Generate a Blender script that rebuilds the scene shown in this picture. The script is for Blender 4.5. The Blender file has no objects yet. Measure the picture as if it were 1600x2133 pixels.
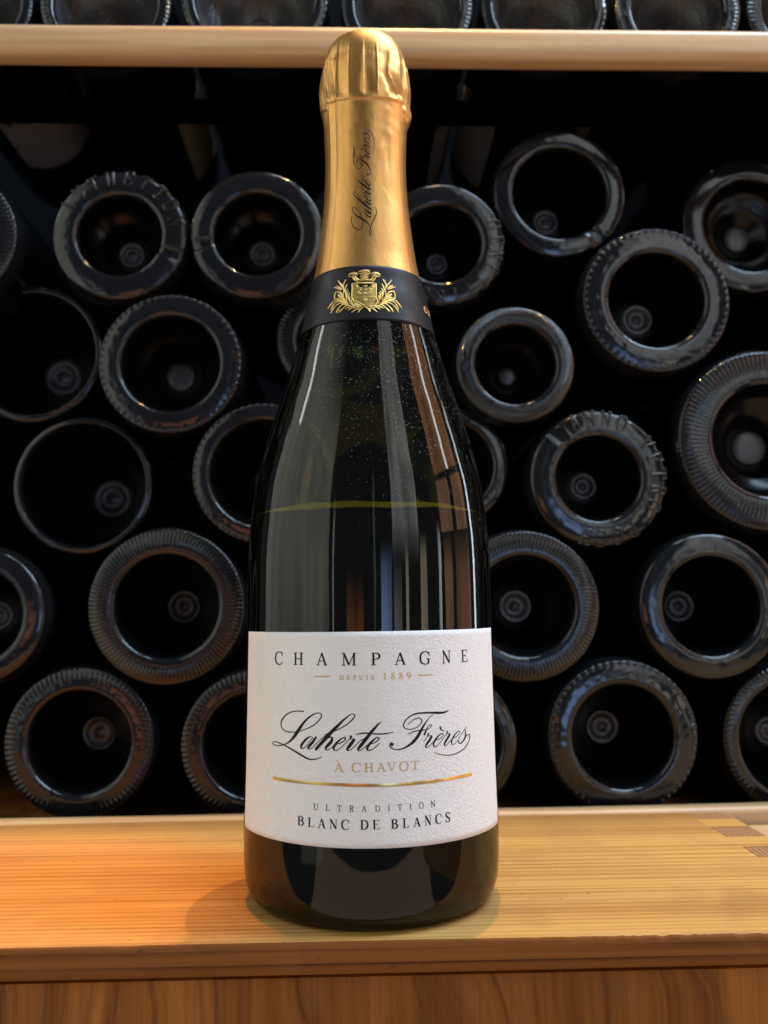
import bpy, bmesh, math, random
import numpy as np
from mathutils import Vector, Matrix

random.seed(7)
rng = np.random.RandomState(7)
sc = bpy.context.scene
col = sc.collection
rad = math.radians

# ------------------------------------------------------------------ camera
YAW, PITCH, ROLL = 0.0311, 0.1073, -0.0097
CAM = Vector((-0.0047, -0.3264, 0.0967))
fw = Vector((math.sin(YAW) * math.cos(PITCH), math.cos(YAW) * math.cos(PITCH), math.sin(PITCH)))
rt = Vector((math.cos(YAW), -math.sin(YAW), 0.0))
up = rt.cross(fw)
rt2 = rt * math.cos(ROLL) + up * math.sin(ROLL)
up2 = up * math.cos(ROLL) - rt * math.sin(ROLL)
cd = bpy.data.cameras.new('camera')
cam = bpy.data.objects.new('camera', cd)
col.objects.link(cam)
cam.matrix_world = Matrix(((rt2.x, up2.x, -fw.x, CAM.x), (rt2.y, up2.y, -fw.y, CAM.y), (rt2.z, up2.z, -fw.z, CAM.z), (0, 0, 0, 1)))
cd.sensor_fit = 'HORIZONTAL'
cd.sensor_width = 36.0
cd.lens = 36.0 * 1900.25 / 1600.0
cd.clip_start = 0.01
cd.clip_end = 50.0
cd.dof.use_dof = True
cd.dof.focus_distance = 0.292
cd.dof.aperture_fstop = 19.0
sc.camera = cam

# ------------------------------------------------------------------ world, exposure, lamps
sc.view_settings.view_transform = 'Standard'
sc.view_settings.look = 'None'
sc.view_settings.exposure = 0.22
sc.view_settings.gamma = 1.0
sc.render.engine = 'CYCLES'
sc.cycles.use_denoising = True
sc.cycles.max_bounces = 8
sc.cycles.transparent_max_bounces = 12
sc.cycles.caustics_reflective = False
sc.cycles.caustics_refractive = False
sc.cycles.sample_clamp_indirect = 4.0
w = bpy.data.worlds.new('World')
sc.world = w
w.use_nodes = True
bg = w.node_tree.nodes['Background']
bg.inputs[0].default_value = (0.62, 0.76, 1.0, 1)
bg.inputs[1].default_value = 0.085


def aim(o, target):
    o.rotation_euler = (Vector(target) - o.location).to_track_quat('-Z', 'Y').to_euler()


def spot(name, loc, target, colr, power, size, angle, blend):
    l = bpy.data.lights.new(name, 'SPOT')
    o = bpy.data.objects.new(name, l)
    col.objects.link(o)
    o.location = loc
    l.color = colr; l.energy = power; l.shadow_soft_size = size; l.spot_size = rad(angle); l.spot_blend = blend
    aim(o, target)


def area(name, loc, target, colr, radiance, sx, sy):
    l = bpy.data.lights.new(name, 'AREA')
    o = bpy.data.objects.new(name, l)
    col.objects.link(o)
    o.location = loc
    l.shape = 'RECTANGLE'; l.size = sx; l.size_y = sy; l.color = colr
    l.energy = radiance * math.pi * sx * sy
    aim(o, target)
    return o




def around(name, az0, az1, z0, z1, d, colr, radiance, vary=0.5, fade=0.35, low=0.0):
    """upright soft light of the room round the bottle: azimuth from straight in front, positive to the right"""
    a = rad((az0 + az1) / 2)
    wd = 2 * d * math.tan(rad(abs(az1 - az0) / 2))
    zc = (z0 + z1) / 2
    o = area(name, (d * math.sin(a), -d * math.cos(a), zc), (0, 0, zc), colr, radiance, wd, z1 - z0)
    # things in a room are not evenly bright: so the stand-in lamp is mottled and fades at the ends
    l = o.data
    l.use_nodes = True
    nt = l.node_tree
    em = nt.nodes['Emission']
    g = nt.nodes.new('ShaderNodeNewGeometry')
    mp = nt.nodes.new('ShaderNodeMapping'); mp.inputs['Scale'].default_value = (5.0, 5.0, 1.1)
    nz = nt.nodes.new('ShaderNodeTexNoise'); nz.inputs['Scale'].default_value = 1.6; nz.inputs['Detail'].default_value = 3.0
    rp = nt.nodes.new('ShaderNodeMapRange')
    rp.inputs['From Min'].default_value = 0.3; rp.inputs['From Max'].default_value = 0.7
    rp.inputs['To Min'].default_value = 1.0 - vary; rp.inputs['To Max'].default_value = 1.0 + vary
    nt.links.new(g.outputs['Position'], mp.inputs[0]); nt.links.new(mp.outputs[0], nz.inputs[0]); nt.links.new(nz.outputs[0], rp.inputs[0])
    # fade towards the upper end
    sp = nt.nodes.new('ShaderNodeSeparateXYZ'); fd = nt.nodes.new('ShaderNodeMapRange'); mu = nt.nodes.new('ShaderNodeMath')
    fd.interpolation_type = 'SMOOTHSTEP'
    fd.inputs['From Min'].default_value = z1 - (z1 - z0) * fade; fd.inputs['From Max'].default_value = z1
    fd.inputs['To Min'].default_value = 1.0; fd.inputs['To Max'].default_value = 0.04
    mu.operation = 'MULTIPLY'
    nt.links.new(g.outputs['Position'], sp.inputs[0]); nt.links.new(sp.outputs['Z'], fd.inputs['Value'])
    nt.links.new(rp.outputs[0], mu.inputs[0]); nt.links.new(fd.outputs[0], mu.inputs[1])
    fl = nt.nodes.new('ShaderNodeMapRange'); fl.interpolation_type = 'SMOOTHSTEP'
    fl.inputs['From Min'].default_value = z0; fl.inputs['From Max'].default_value = z0 + max(low, 1e-4)
    m3 = nt.nodes.new('ShaderNodeMath'); m3.operation = 'MULTIPLY'
    nt.links.new(sp.outputs['Z'], fl.inputs['Value'])
    nt.links.new(mu.outputs[0], m3.inputs[0]); nt.links.new(fl.outputs[0], m3.inputs[1])
    nt.links.new(m3.outputs[0], em.inputs['Strength'])


# two small warm lamps just above the front of the rack
spot('warm_lamp_left', (-0.09, 0.07, 0.60), (-0.140, -0.008, 0.0), (1.0, 0.30, 0.010), 10.8, 0.003, 26, 0.95)
spot('warm_lamp_centre', (0.053, 0.077, 0.80), (0.02, 0.0, 0.0), (1.0, 0.54, 0.16), 9.8, 0.003, 60, 0.8)
# high window at the right, grazing the label, and small high lights
area('window', (0.47, -0.06, 0.94), (0.0, 0.0, 0.06), (0.52, 0.76, 1.0), 26.0, 0.17, 0.46)
area('streak_lamp_right', (0.74, -0.02, 0.78), (0.0, 0.0, 0.08), (0.80, 0.92, 1.0), 8.0, 0.045, 0.62)  # extra lamp added for the streak on the right shoulder
area('high_light_left', (-0.72, 0.03, 0.86), (0.0, 0.0, 0.15), (0.85, 0.93, 1.0), 7.0, 0.06, 0.42)
area('ceiling_lamp', (0.20, 0.0, 1.35), (0.1, 0.12, 0.2), (0.70, 0.86, 1.0), 30.0, 0.62, 0.055)
# area lamps standing in for room surfaces mirrored in the bottle
around('wall_standin_left', -110, -37, -0.25, 1.6, 1.0, (0.97, 1.0, 0.84), 0.90, 0.22, 0.35, 0.5)
around('strip_standin_left', -33.5, -32, -0.08, 0.55, 1.1, (0.85, 0.93, 1.0), 2.2)
around('wall_standin_far_left', -62, -42, -0.25, 0.4, 0.99, (0.95, 1.0, 0.9), 0.25, 0.3)
around('brown_standin_front', -21, -6, -0.08, 0.20, 1.2, (1.0, 0.34, 0.14), 1.2, 0.7, 0.7)
around('grey_standin_front', 3, 4.5, -0.05, 0.9, 1.25, (0.9, 0.95, 1.0), 0.5)
around('jeans_standin_front', 9, 19, -0.12, 0.30, 1.1, (0.36, 0.55, 1.0), 2.6, 0.7, 0.5)
around('grey_standin_right', 20, 45, 0.18, 2.6, 1.15, (0.96, 1.0, 1.0), 1.4, 0.5, 0.2, 0.3)
around('grey_standin_low_right', 21, 28, -0.06, 0.24, 1.15, (0.9, 0.97, 1.0), 0.9, 0.7, 0.6)
around('pale_standin_right', 31.5, 34, -0.06, 0.30, 1.1, (1.0, 0.9, 0.75), 2.6)
around('tan_standin_right', 46, 52, -0.06, 0.33, 1.1, (1.0, 0.85, 0.62), 1.9)
around('bright_standin_right', 64, 67, -0.10, 0.36, 1.0, (0.88, 0.94, 1.0), 4.5)
around('door_standin_right', 69, 104, 0.56, 1.6, 1.0, (1.0, 0.42, 0.16), 1.4, 0.5, 0.35, 0.03)
around('door_panel_standin_right', 69, 84, 0.30, 0.53, 1.0, (1.0, 0.52, 0.30), 1.6, 0.4, 0.1)
around('door_stile_standin_right', 89, 104, 0.30, 0.53, 1.0, (1.0, 0.50, 0.28), 1.4, 0.4, 0.1)
around('door_low_standin_right', 71, 80, -0.15, 0.30, 1.0, (1.0, 0.52, 0.28), 1.5)
around('door_edge_standin_right', 84, 104, -0.25, 0.31, 1.0, (1.0, 0.50, 0.27), 1.2)
area('warm_fill_low_front', (0.0, -0.95, -0.70), (0.0, 0.0, 0.05), (1.0, 0.70, 0.47), 0.60, 2.6, 0.9)  # added fill lamp, low in front, brightens label and front board
around('window_edge_right', 109, 112, -0.1, 1.2, 0.8, (0.86, 0.94, 1.0), 5.5, 0.8)


# ------------------------------------------------------------------ materials
class NT:
    def __init__(s, name):
        s.m = bpy.data.materials.new(name)
        s.m.use_nodes = True
        s.t = s.m.node_tree
        s.p = s.t.nodes['Principled BSDF']
        s.out = s.t.nodes['Material Output']

    def n(s, kind, **kw):
        q = s.t.nodes.new('ShaderNode' + kind)
        for k, v in kw.items():
            if k.startswith('i_'):
                q.inputs[k[2:].replace('_', ' ')].default_value = v
            else:
                setattr(q, k, v)
        return q

    def l(s, a, b):
        s.t.links.new(a, b)

    def ramp(s, src, stops, interp='LINEAR'):
        r = s.n('ValToRGB')
        r.color_ramp.interpolation = interp
        e = r.color_ramp.elements
        while len(e) < len(stops):
            e.new(0.5)
        for el, (p, c) in zip(e, stops):
            el.position = p
            el.color = (c, c, c, 1) if not isinstance(c, tuple) else (*c, 1)
        s.l(src, r.inputs[0])
        return r

    def coords(s, scale=(1, 1, 1), loc=(0, 0, 0)):
        tc = s.n('TexCoord')
        mp = s.n('Mapping')
        mp.inputs['Scale'].default_value = scale
        mp.inputs['Location'].default_value = loc
        s.l(tc.outputs['Object'], mp.inputs[0])
        return mp.outputs[0]

    def noise(s, vec, scale, detail=2.0, dist=0.0, rough=0.5):
        q = s.n('TexNoise')
        q.inputs['Scale'].default_value = scale
        q.inputs['Detail'].default_value = detail
        q.inputs['Distortion'].default_value = dist
        q.inputs['Roughness'].default_value = rough
        s.l(vec, q.inputs['Vector'])
        return q.outputs['Fac']

    def math(s, op, a, b):
        q = s.n('Math')
        q.operation = op
        for i, v in enumerate((a, b)):
            if isinstance(v, (int, float)):
                q.inputs[i].default_value = v
            else:
                s.l(v, q.inputs[i])
        return q.outputs[0]

    def mix(s, fac, a, b, blend='MIX'):
        q = s.n('MixRGB')
        q.blend_type = blend
        for i, v in enumerate((fac, a, b)):
            if isinstance(v, (int, float)):
                q.inputs[i].default_value = v
            elif isinstance(v, tuple):
                q.inputs[i].default_value = (*v, 1)
            else:
                s.l(v, q.inputs[i])
        return q.outputs[0]

    def bump(s, h, strength, dist):
        b = s.n('Bump')
        b.inputs['Strength'].default_value = strength
        b.inputs['Distance'].default_value = dist
        s.l(h, b.inputs['Height'])
        s.l(b.outputs[0], s.p.inputs['Normal'])
        return b

    def set(s, **kw):
        for k, v in kw.items():
            k = k.replace('_', ' ')
            i = s.p.inputs[k]
            if isinstance(v, tuple):
                i.default_value = (*v, 1)
            elif isinstance(v, (int, float)):
                i.default_value = v
            else:
                s.l(v, i)


def pine(name, along, light, dark, ring, period=0.0046, bumpd=0.00007, contrast=1.0, seed=0.0, rough=0.55):
    """softwood: growth rings as saw-tooth bands across `across`, stretched along `along`"""
    t = NT(name)
    sx = [1.0, 1.0, 1.0]
    k = 2 * math.pi / (20 * period)
    sc3 = [k, k, k]
    sc3['xyz'.index(along)] = k * 0.012
    base = t.coords(tuple(sc3), (seed, seed * 1.7, seed * 0.6))
    warp = t.noise(base, 0.16, 3.0)
    warp2 = t.noise(base, 0.35, 2.0)
    wv = t.n('TexWave')
    wv.wave_type = 'BANDS'
    wv.bands_direction = ring
    wv.wave_profile = 'SAW'
    wv.inputs['Scale'].default_value = 1.0
    off = t.math('ADD', t.math('MULTIPLY', warp, 60.0), t.math('MULTIPLY', warp2, 4.0))
    t.l(base, wv.inputs['Vector'])
    t.l(off, wv.inputs['Phase Offset'])
    rings = t.ramp(wv.outputs['Fac'], [(0.0, 0.10), (0.30, 0.10), (0.70, 0.45), (0.90, 1.0), (1.0, 0.25)])
    s2 = [900.0, 900.0, 900.0]
    s2['xyz'.index(along)] = 12.0
    fib = t.noise(t.coords(tuple(s2)), 1.0, 3.0)
    s3 = [22.0, 60.0, 60.0]
    big = t.noise(t.coords(tuple(s3)), 1.0, 3.0)
    ringm = t.math('MULTIPLY', rings.outputs[0], t.math('MULTIPLY', t.ramp(warp2, [(0.30, 0.30), (0.65, 1.0)]).outputs[0], contrast))
    s4 = [420.0, 420.0, 420.0]
    s4['xyz'.index(along)] = 9.0
    brk = t.noise(t.coords(tuple(s4), (2.0, 5.0, 1.0)), 1.0, 3.0)
    ringm = t.math('MULTIPLY', ringm, t.ramp(brk, [(0.32, 0.15), (0.62, 1.0)]).outputs[0])
    s5 = [70.0, 70.0, 70.0]
    s5['xyz'.index(along)] = 2.2
    zone = t.noise(t.coords(tuple(s5), (1.0, 3.0, 7.0)), 1.0, 2.0)
    c = t.mix(ringm, light, dark)
    c = t.mix(t.ramp(zone, [(0.40, 0.0), (0.68, 0.42)]).outputs[0], c, dark)
    c = t.mix(t.ramp(fib, [(0.3, 0.0), (0.75, 0.22)]).outputs[0], c, dark, 'MIX')
    c = t.mix(t.ramp(big, [(0.3, 0.0), (0.7, 0.30)]).outputs[0], c, (0.86, 0.80, 0.70), 'MULTIPLY')
    s6 = [2600.0, 2600.0, 2600.0]
    s6['xyz'.index(along)] = 150.0
    pore = t.noise(t.coords(tuple(s6), (4.0, 1.0, 2.0)), 1.0, 1.0)
    c = t.mix(t.ramp(pore, [(0.70, 0.0), (0.76, 0.55)]).outputs[0], c, (0.16, 0.07, 0.025))
    stain = t.noise(t.coords((30.0, 30.0, 30.0), (9.0, 2.0, 0.0)), 1.0, 5.0, 0.6)
    c = t.mix(t.ramp(stain, [(0.52, 0.0), (0.75, 0.30)]).outputs[0], c, (0.30, 0.16, 0.07))
    nick = t.noise(t.coords((210.0, 330.0, 330.0), (1.0, 8.0, 0.0)), 1.0, 1.0)
    c = t.mix(t.ramp(nick, [(0.775, 0.0), (0.80, 0.8)]).outputs[0], c, (0.12, 0.05, 0.02))
    t.set(Base_Color=c, Roughness=rough)
    t.p.inputs['Specular IOR Level'].default_value = 0.16
    h = t.math('ADD', t.math('MULTIPLY', ringm, 1.0), t.math('MULTIPLY', fib, 0.5))
    t.bump(h, 1.0, bumpd)
    return t.m


def beech(name, light, dark):
    t = NT(name)
    st = t.noise(t.coords((9, 260, 260)), 1.0, 4.0, 0.3)
    fl = t.noise(t.coords((160, 1100, 1100)), 1.0, 2.0)
    big = t.noise(t.coords((5, 40, 60)), 1.0, 2.0)
    c = t.mix(t.ramp(st, [(0.35, 0.0), (0.7, 0.8)]).outputs[0], light, dark)
    c = t.mix(t.ramp(fl, [(0.62, 0.0), (0.74, 0.5)]).outputs[0], c, dark)
    c = t.mix(t.ramp(big, [(0.3, 0.0), (0.7, 0.35)]).outputs[0], c, (0.85, 0.72, 0.6), 'MULTIPLY')
    t.set(Base_Color=c, Roughness=0.34)
    t.bump(st, 0.3, 0.0001)
    return t.m


def veneer(name):
    t = NT(name)
    v0 = t.coords((120, 120, 3))
    wob = t.noise(t.coords((14, 14, 10)), 1.0, 2.0)
    vv = t.n('VectorMath'); vv.operation = 'ADD'
    cmb = t.n('CombineXYZ'); t.l(t.math('MULTIPLY', wob, 6.0), cmb.inputs[0]); t.l(v0, vv.inputs[0]); t.l(cmb.outputs[0], vv.inputs[1])
    v = vv.outputs[0]
    st = t.noise(v, 1.0, 6.0, 0.4, 0.62)
    fine = t.noise(t.coords((800, 800, 14)), 1.0, 3.0)
    wide = t.noise(t.coords((38, 38, 3), (3.1, 0, 0)), 1.0, 2.0, 0.4)
    c = t.mix(t.ramp(st, [(0.36, 0.0), (0.52, 0.30), (0.66, 1.0)]).outputs[0], (0.46, 0.175, 0.036), (0.09, 0.025, 0.005))
    c = t.mix(t.ramp(wide, [(0.35, 0.0), (0.62, 0.75)]).outputs[0], c, (0.16, 0.055, 0.012))
    c = t.mix(t.ramp(fine, [(0.45, 0.0), (0.8, 0.35)]).outputs[0], c, (0.05, 0.017, 0.005))
    t.set(Base_Color=c, Roughness=0.55)
    t.p.inputs['Specular IOR Level'].default_value = 0.12
    t.bump(st, 0.4, 0.0002)
    return t.m


def end_grain(name):
    t = NT(name)
    v = t.coords((150, 12, 30))
    wv = t.n('TexWave')
    wv.wave_type = 'BANDS'; wv.bands_direction = 'X'; wv.wave_profile = 'SAW'
    wv.inputs['Scale'].default_value = 1.0
    t.l(v, wv.inputs['Vector'])
    t.l(t.math('MULTIPLY', t.noise(t.coords((60, 40, 10)), 1.0, 3.0), 14.0), wv.inputs['Phase Offset'])
    c = t.mix(t.ramp(wv.outputs['Fac'], [(0.3, 0.0), (0.8, 1.0), (1.0, 0.2)]).outputs[0], (0.46, 0.25, 0.10), (0.17, 0.07, 0.03))
    t.set(Base_Color=c, Roughness=0.7)
    return t.m


def glass_dark(name, base, rough, dust=0.0, dustcol=(0.35, 0.35, 0.36)):
    t = NT(name)
    n = t.noise(t.coords((1, 1, 1)), 90.0, 4.0, 0.4)
    n2 = t.noise(t.coords((1, 1, 1), (5, 3, 1)), 600.0, 3.0)
    d = t.math('MULTIPLY', t.ramp(n, [(0.35, 0.25), (0.7, 1.0)]).outputs[0], t.ramp(n2, [(0.3, 0.5), (0.7, 1.0)]).outputs[0])
    t.set(Base_Color=t.mix(t.math('MULTIPLY', d, dust), base, dustcol), Roughness=rough)
    t.p.inputs['IOR'].default_value = 1.52
    return t


def shell_glass(name, tint, dust):
    """clear tinted wall of the standing bottle: Fresnel mirror over tinted see-through, a breath of dust on top"""
    t = NT(name)
    t.t.nodes.remove(t.p)
    fr = t.n('Fresnel'); fr.inputs['IOR'].default_value = 1.52
    tr = t.n('BsdfTransparent'); tr.inputs[0].default_value = (*tint, 1)
    gl = t.n('BsdfGlossy'); gl.inputs['Roughness'].default_value = 0.035
    df = t.n('BsdfDiffuse'); df.inputs[0].default_value = (0.55, 0.54, 0.52, 1)
    wb = t.n('Bump'); wb.inputs['Strength'].default_value = 0.6; wb.inputs['Distance'].default_value = 0.00016
    t.l(t.noise(t.coords((1, 1, 0.22)), 70.0, 2.0), wb.inputs['Height'])
    t.l(wb.outputs[0], gl.inputs['Normal'])
    m1 = t.n('MixShader'); m2 = t.n('MixShader')
    t.l(fr.outputs[0], m1.inputs[0]); t.l(tr.outputs[0], m1.inputs[1]); t.l(gl.outputs[0], m1.inputs[2])
    nz = t.noise(t.coords(), 140.0, 3.0)
    t.l(t.math('MULTIPLY', t.ramp(nz, [(0.35, 0.3), (0.75, 1.0)]).outputs[0], dust), m2.inputs[0])
    t.l(m1.outputs[0], m2.inputs[1]); t.l(df.outputs[0], m2.inputs[2])
    t.l(m2.outputs[0], t.out.inputs[0])
    return t.m


M = {}
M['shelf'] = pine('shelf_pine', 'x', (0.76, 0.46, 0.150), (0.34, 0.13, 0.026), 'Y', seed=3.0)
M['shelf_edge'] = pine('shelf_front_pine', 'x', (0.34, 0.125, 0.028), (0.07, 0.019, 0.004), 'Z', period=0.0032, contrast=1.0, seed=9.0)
M['crate_end'] = end_grain('end_grain_pine')
M['beech'] = beech('waxed_beech', (0.70, 0.48, 0.255), (0.46, 0.27, 0.13))
M['veneer'] = veneer('brown_veneer')
t = glass_dark('dark_bottle_glass', (0.003, 0.0035, 0.0045), 0.25, 0.004); t.p.inputs['Specular IOR Level'].default_value = 0.25; M['bottle'] = t.m
t = glass_dark('worn_foot_glass', (0.006, 0.0065, 0.008), 0.11, 0.016, (0.24, 0.29, 0.38)); M['foot'] = t.m
t = glass_dark('punt_shade_glass', (0.0012, 0.0014, 0.0018), 0.22, 0.003); t.p.inputs['Specular IOR Level'].default_value = 0.22; M['punt'] = t.m  # blacker than the body glass: shade of the hollow put into the colour
t = glass_dark('stippled_glass', (0.015, 0.015, 0.017), 0.28, 0.10, (0.5, 0.5, 0.5))
t.bump(t.noise(t.coords(), 700.0, 1.0), 0.8, 0.0004); M['stippled'] = t.m
t = glass_dark('pontil_glass', (0.03, 0.032, 0.035), 0.3, 0.12); M['pontil'] = t.m
M['shell'] = shell_glass('green_black_glass', (0.50, 0.51, 0.15), 0.004)
t = NT('wine'); t.set(Base_Color=(0.010, 0.011, 0.005), Roughness=0.5); t.p.inputs['Specular IOR Level'].default_value = 0.1; M['wine'] = t.m
t = NT('meniscus_glow'); t.set(Base_Color=(1.0, 0.86, 0.03), Roughness=0.3); M['meniscus_glow'] = t.m  # yellow colour stands in for light glowing through the wine's edge
t = NT('ink'); t.set(Base_Color=(0.010, 0.011, 0.018), Roughness=0.5); t.p.inputs['Specular IOR Level'].default_value = 0.2; M['ink'] = t.m
t = NT('foil_print_gold'); t.set(Base_Color=(0.62, 0.40, 0.155), Metallic=0.45, Roughness=0.38); M['goldprint'] = t.m
t = NT('crest_gold'); t.set(Base_Color=(1.0, 0.72, 0.25), Metallic=1.0, Roughness=0.38); M['crest'] = t.m
t = NT('crest_field_gold'); t.set(Base_Color=(0.86, 0.60, 0.19), Metallic=1.0, Roughness=0.36); M['crestfield'] = t.m
t = NT('lint'); t.set(Base_Color=(0.42, 0.41, 0.40), Roughness=0.9); M['dust'] = t.m
t = NT('shade_black'); t.set(Base_Color=(0.001, 0.001, 0.0014), Roughness=1.0); t.p.inputs['Specular IOR Level'].default_value = 0.0; M['barshade'] = t.m  # near-black without sheen: the rear bar's shade put into its colour
t = NT('hot_foil_gold'); t.set(Base_Color=(0.80, 0.56, 0.20), Metallic=1.0, Roughness=0.25); M['hotfoil'] = t.m
t = NT('gap_black'); t.set(Base_Color=(0.004, 0.0045, 0.006), Roughness=0.8); t.p.inputs['Specular IOR Level'].default_value = 0.1; M['black'] = t.m  # near-black wall colour stands in for deep shade in the rack gaps
t = NT('neck_print'); t.set(Base_Color=(0.016, 0.010, 0.005), Roughness=0.7); t.p.inputs['Specular IOR Level'].default_value = 0.15; M['neckink'] = t.m

# label stock: press-marked white paper
t = NT('label_paper')
v = t.coords()
n1 = t.noise(v, 460.0, 2.0, 1.4)
n2 = t.noise(v, 1500.0, 2.0, 0.6)
big = t.noise(v, 60.0, 2.0)
h = t.math('ADD', t.ramp(n1, [(0.38, 0.0), (0.50, 1.0), (0.62, 0.35)]).outputs[0], t.math('MULTIPLY', n2, 0.22))
t.set(Base_Color=t.mix(big, (0.91, 0.905, 0.905), (0.935, 0.93, 0.93)), Roughness=0.62)
t.p.inputs['Specular IOR Level'].default_value = 0.25
t.bump(h, 1.0, 0.00009)
M['paper'] = t.m

# plain papers of the laid bottles
for nm, c in (('paper_grey', (0.40, 0.37, 0.38)), ('paper_cream', (0.48, 0.41, 0.23))):
    t = NT(nm)
    t.set(Base_Color=t.mix(t.noise(t.coords(), 60.0, 3.0), c, tuple(x * 0.85 for x in c)), Roughness=0.7)
    M[nm] = t.m

# matt black collar paper
t = NT('collar_paper')
cn = t.noise(t.coords(), 1400.0, 3.0)
cl = t.noise(t.coords(), 130.0, 3.0, 0.5)
t.set(Base_Color=t.mix(cl, (0.005, 0.005, 0.006), (0.014, 0.014, 0.016)), Roughness=t.ramp(cl, [(0.3, 0.36), (0.7, 0.5)]).outputs[0])
t.p.inputs['Specular IOR Level'].default_value = 0.26
t.bump(cn, 0.25, 0.00004)
M['collar'] = t.m

# satin gold capsule foil
t = NT('capsule_foil')
br = t.noise(t.coords((2600, 2600, 25)), 1.0, 2.0)
cr = t.noise(t.coords((1, 1, 0.6)), 170.0, 3.0, 0.8)
t.set(Base_Color=t.mix(cr, (0.60, 0.305, 0.088), (0.66, 0.355, 0.115)), Metallic=1.0, Roughness=t.ramp(br, [(0.3, 0.38), (0.7, 0.46)]).outputs[0])
b1 = t.n('Bump'); b1.inputs['Strength'].default_value = 0.35; b1.inputs['Distance'].default_value = 0.00002
t.l(br, b1.inputs['Height'])
wr = t.noise(t.coords((1, 1, 0.5), (3, 1, 2)), 230.0, 2.0, 1.0)
wr = t.math('ABSOLUTE', t.math('SUBTRACT', wr, 0.5), 0.0)
cr = t.math('ADD', cr, t.math('MULTIPLY', t.ramp(wr, [(0.0, 1.0), (0.035, 0.0)]).outputs[0], 0.06))
b2 = t.n('Bump'); b2.inputs['Strength'].default_value = 0.5; b2.inputs['Distance'].default_value = 0.00035
t.l(cr, b2.inputs['Height'])
t.l(b1.outputs[0], b2.inputs['Normal'])
t.l(b2.outputs[0], t.p.inputs['Normal'])
M['foil'] = t.m

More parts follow.
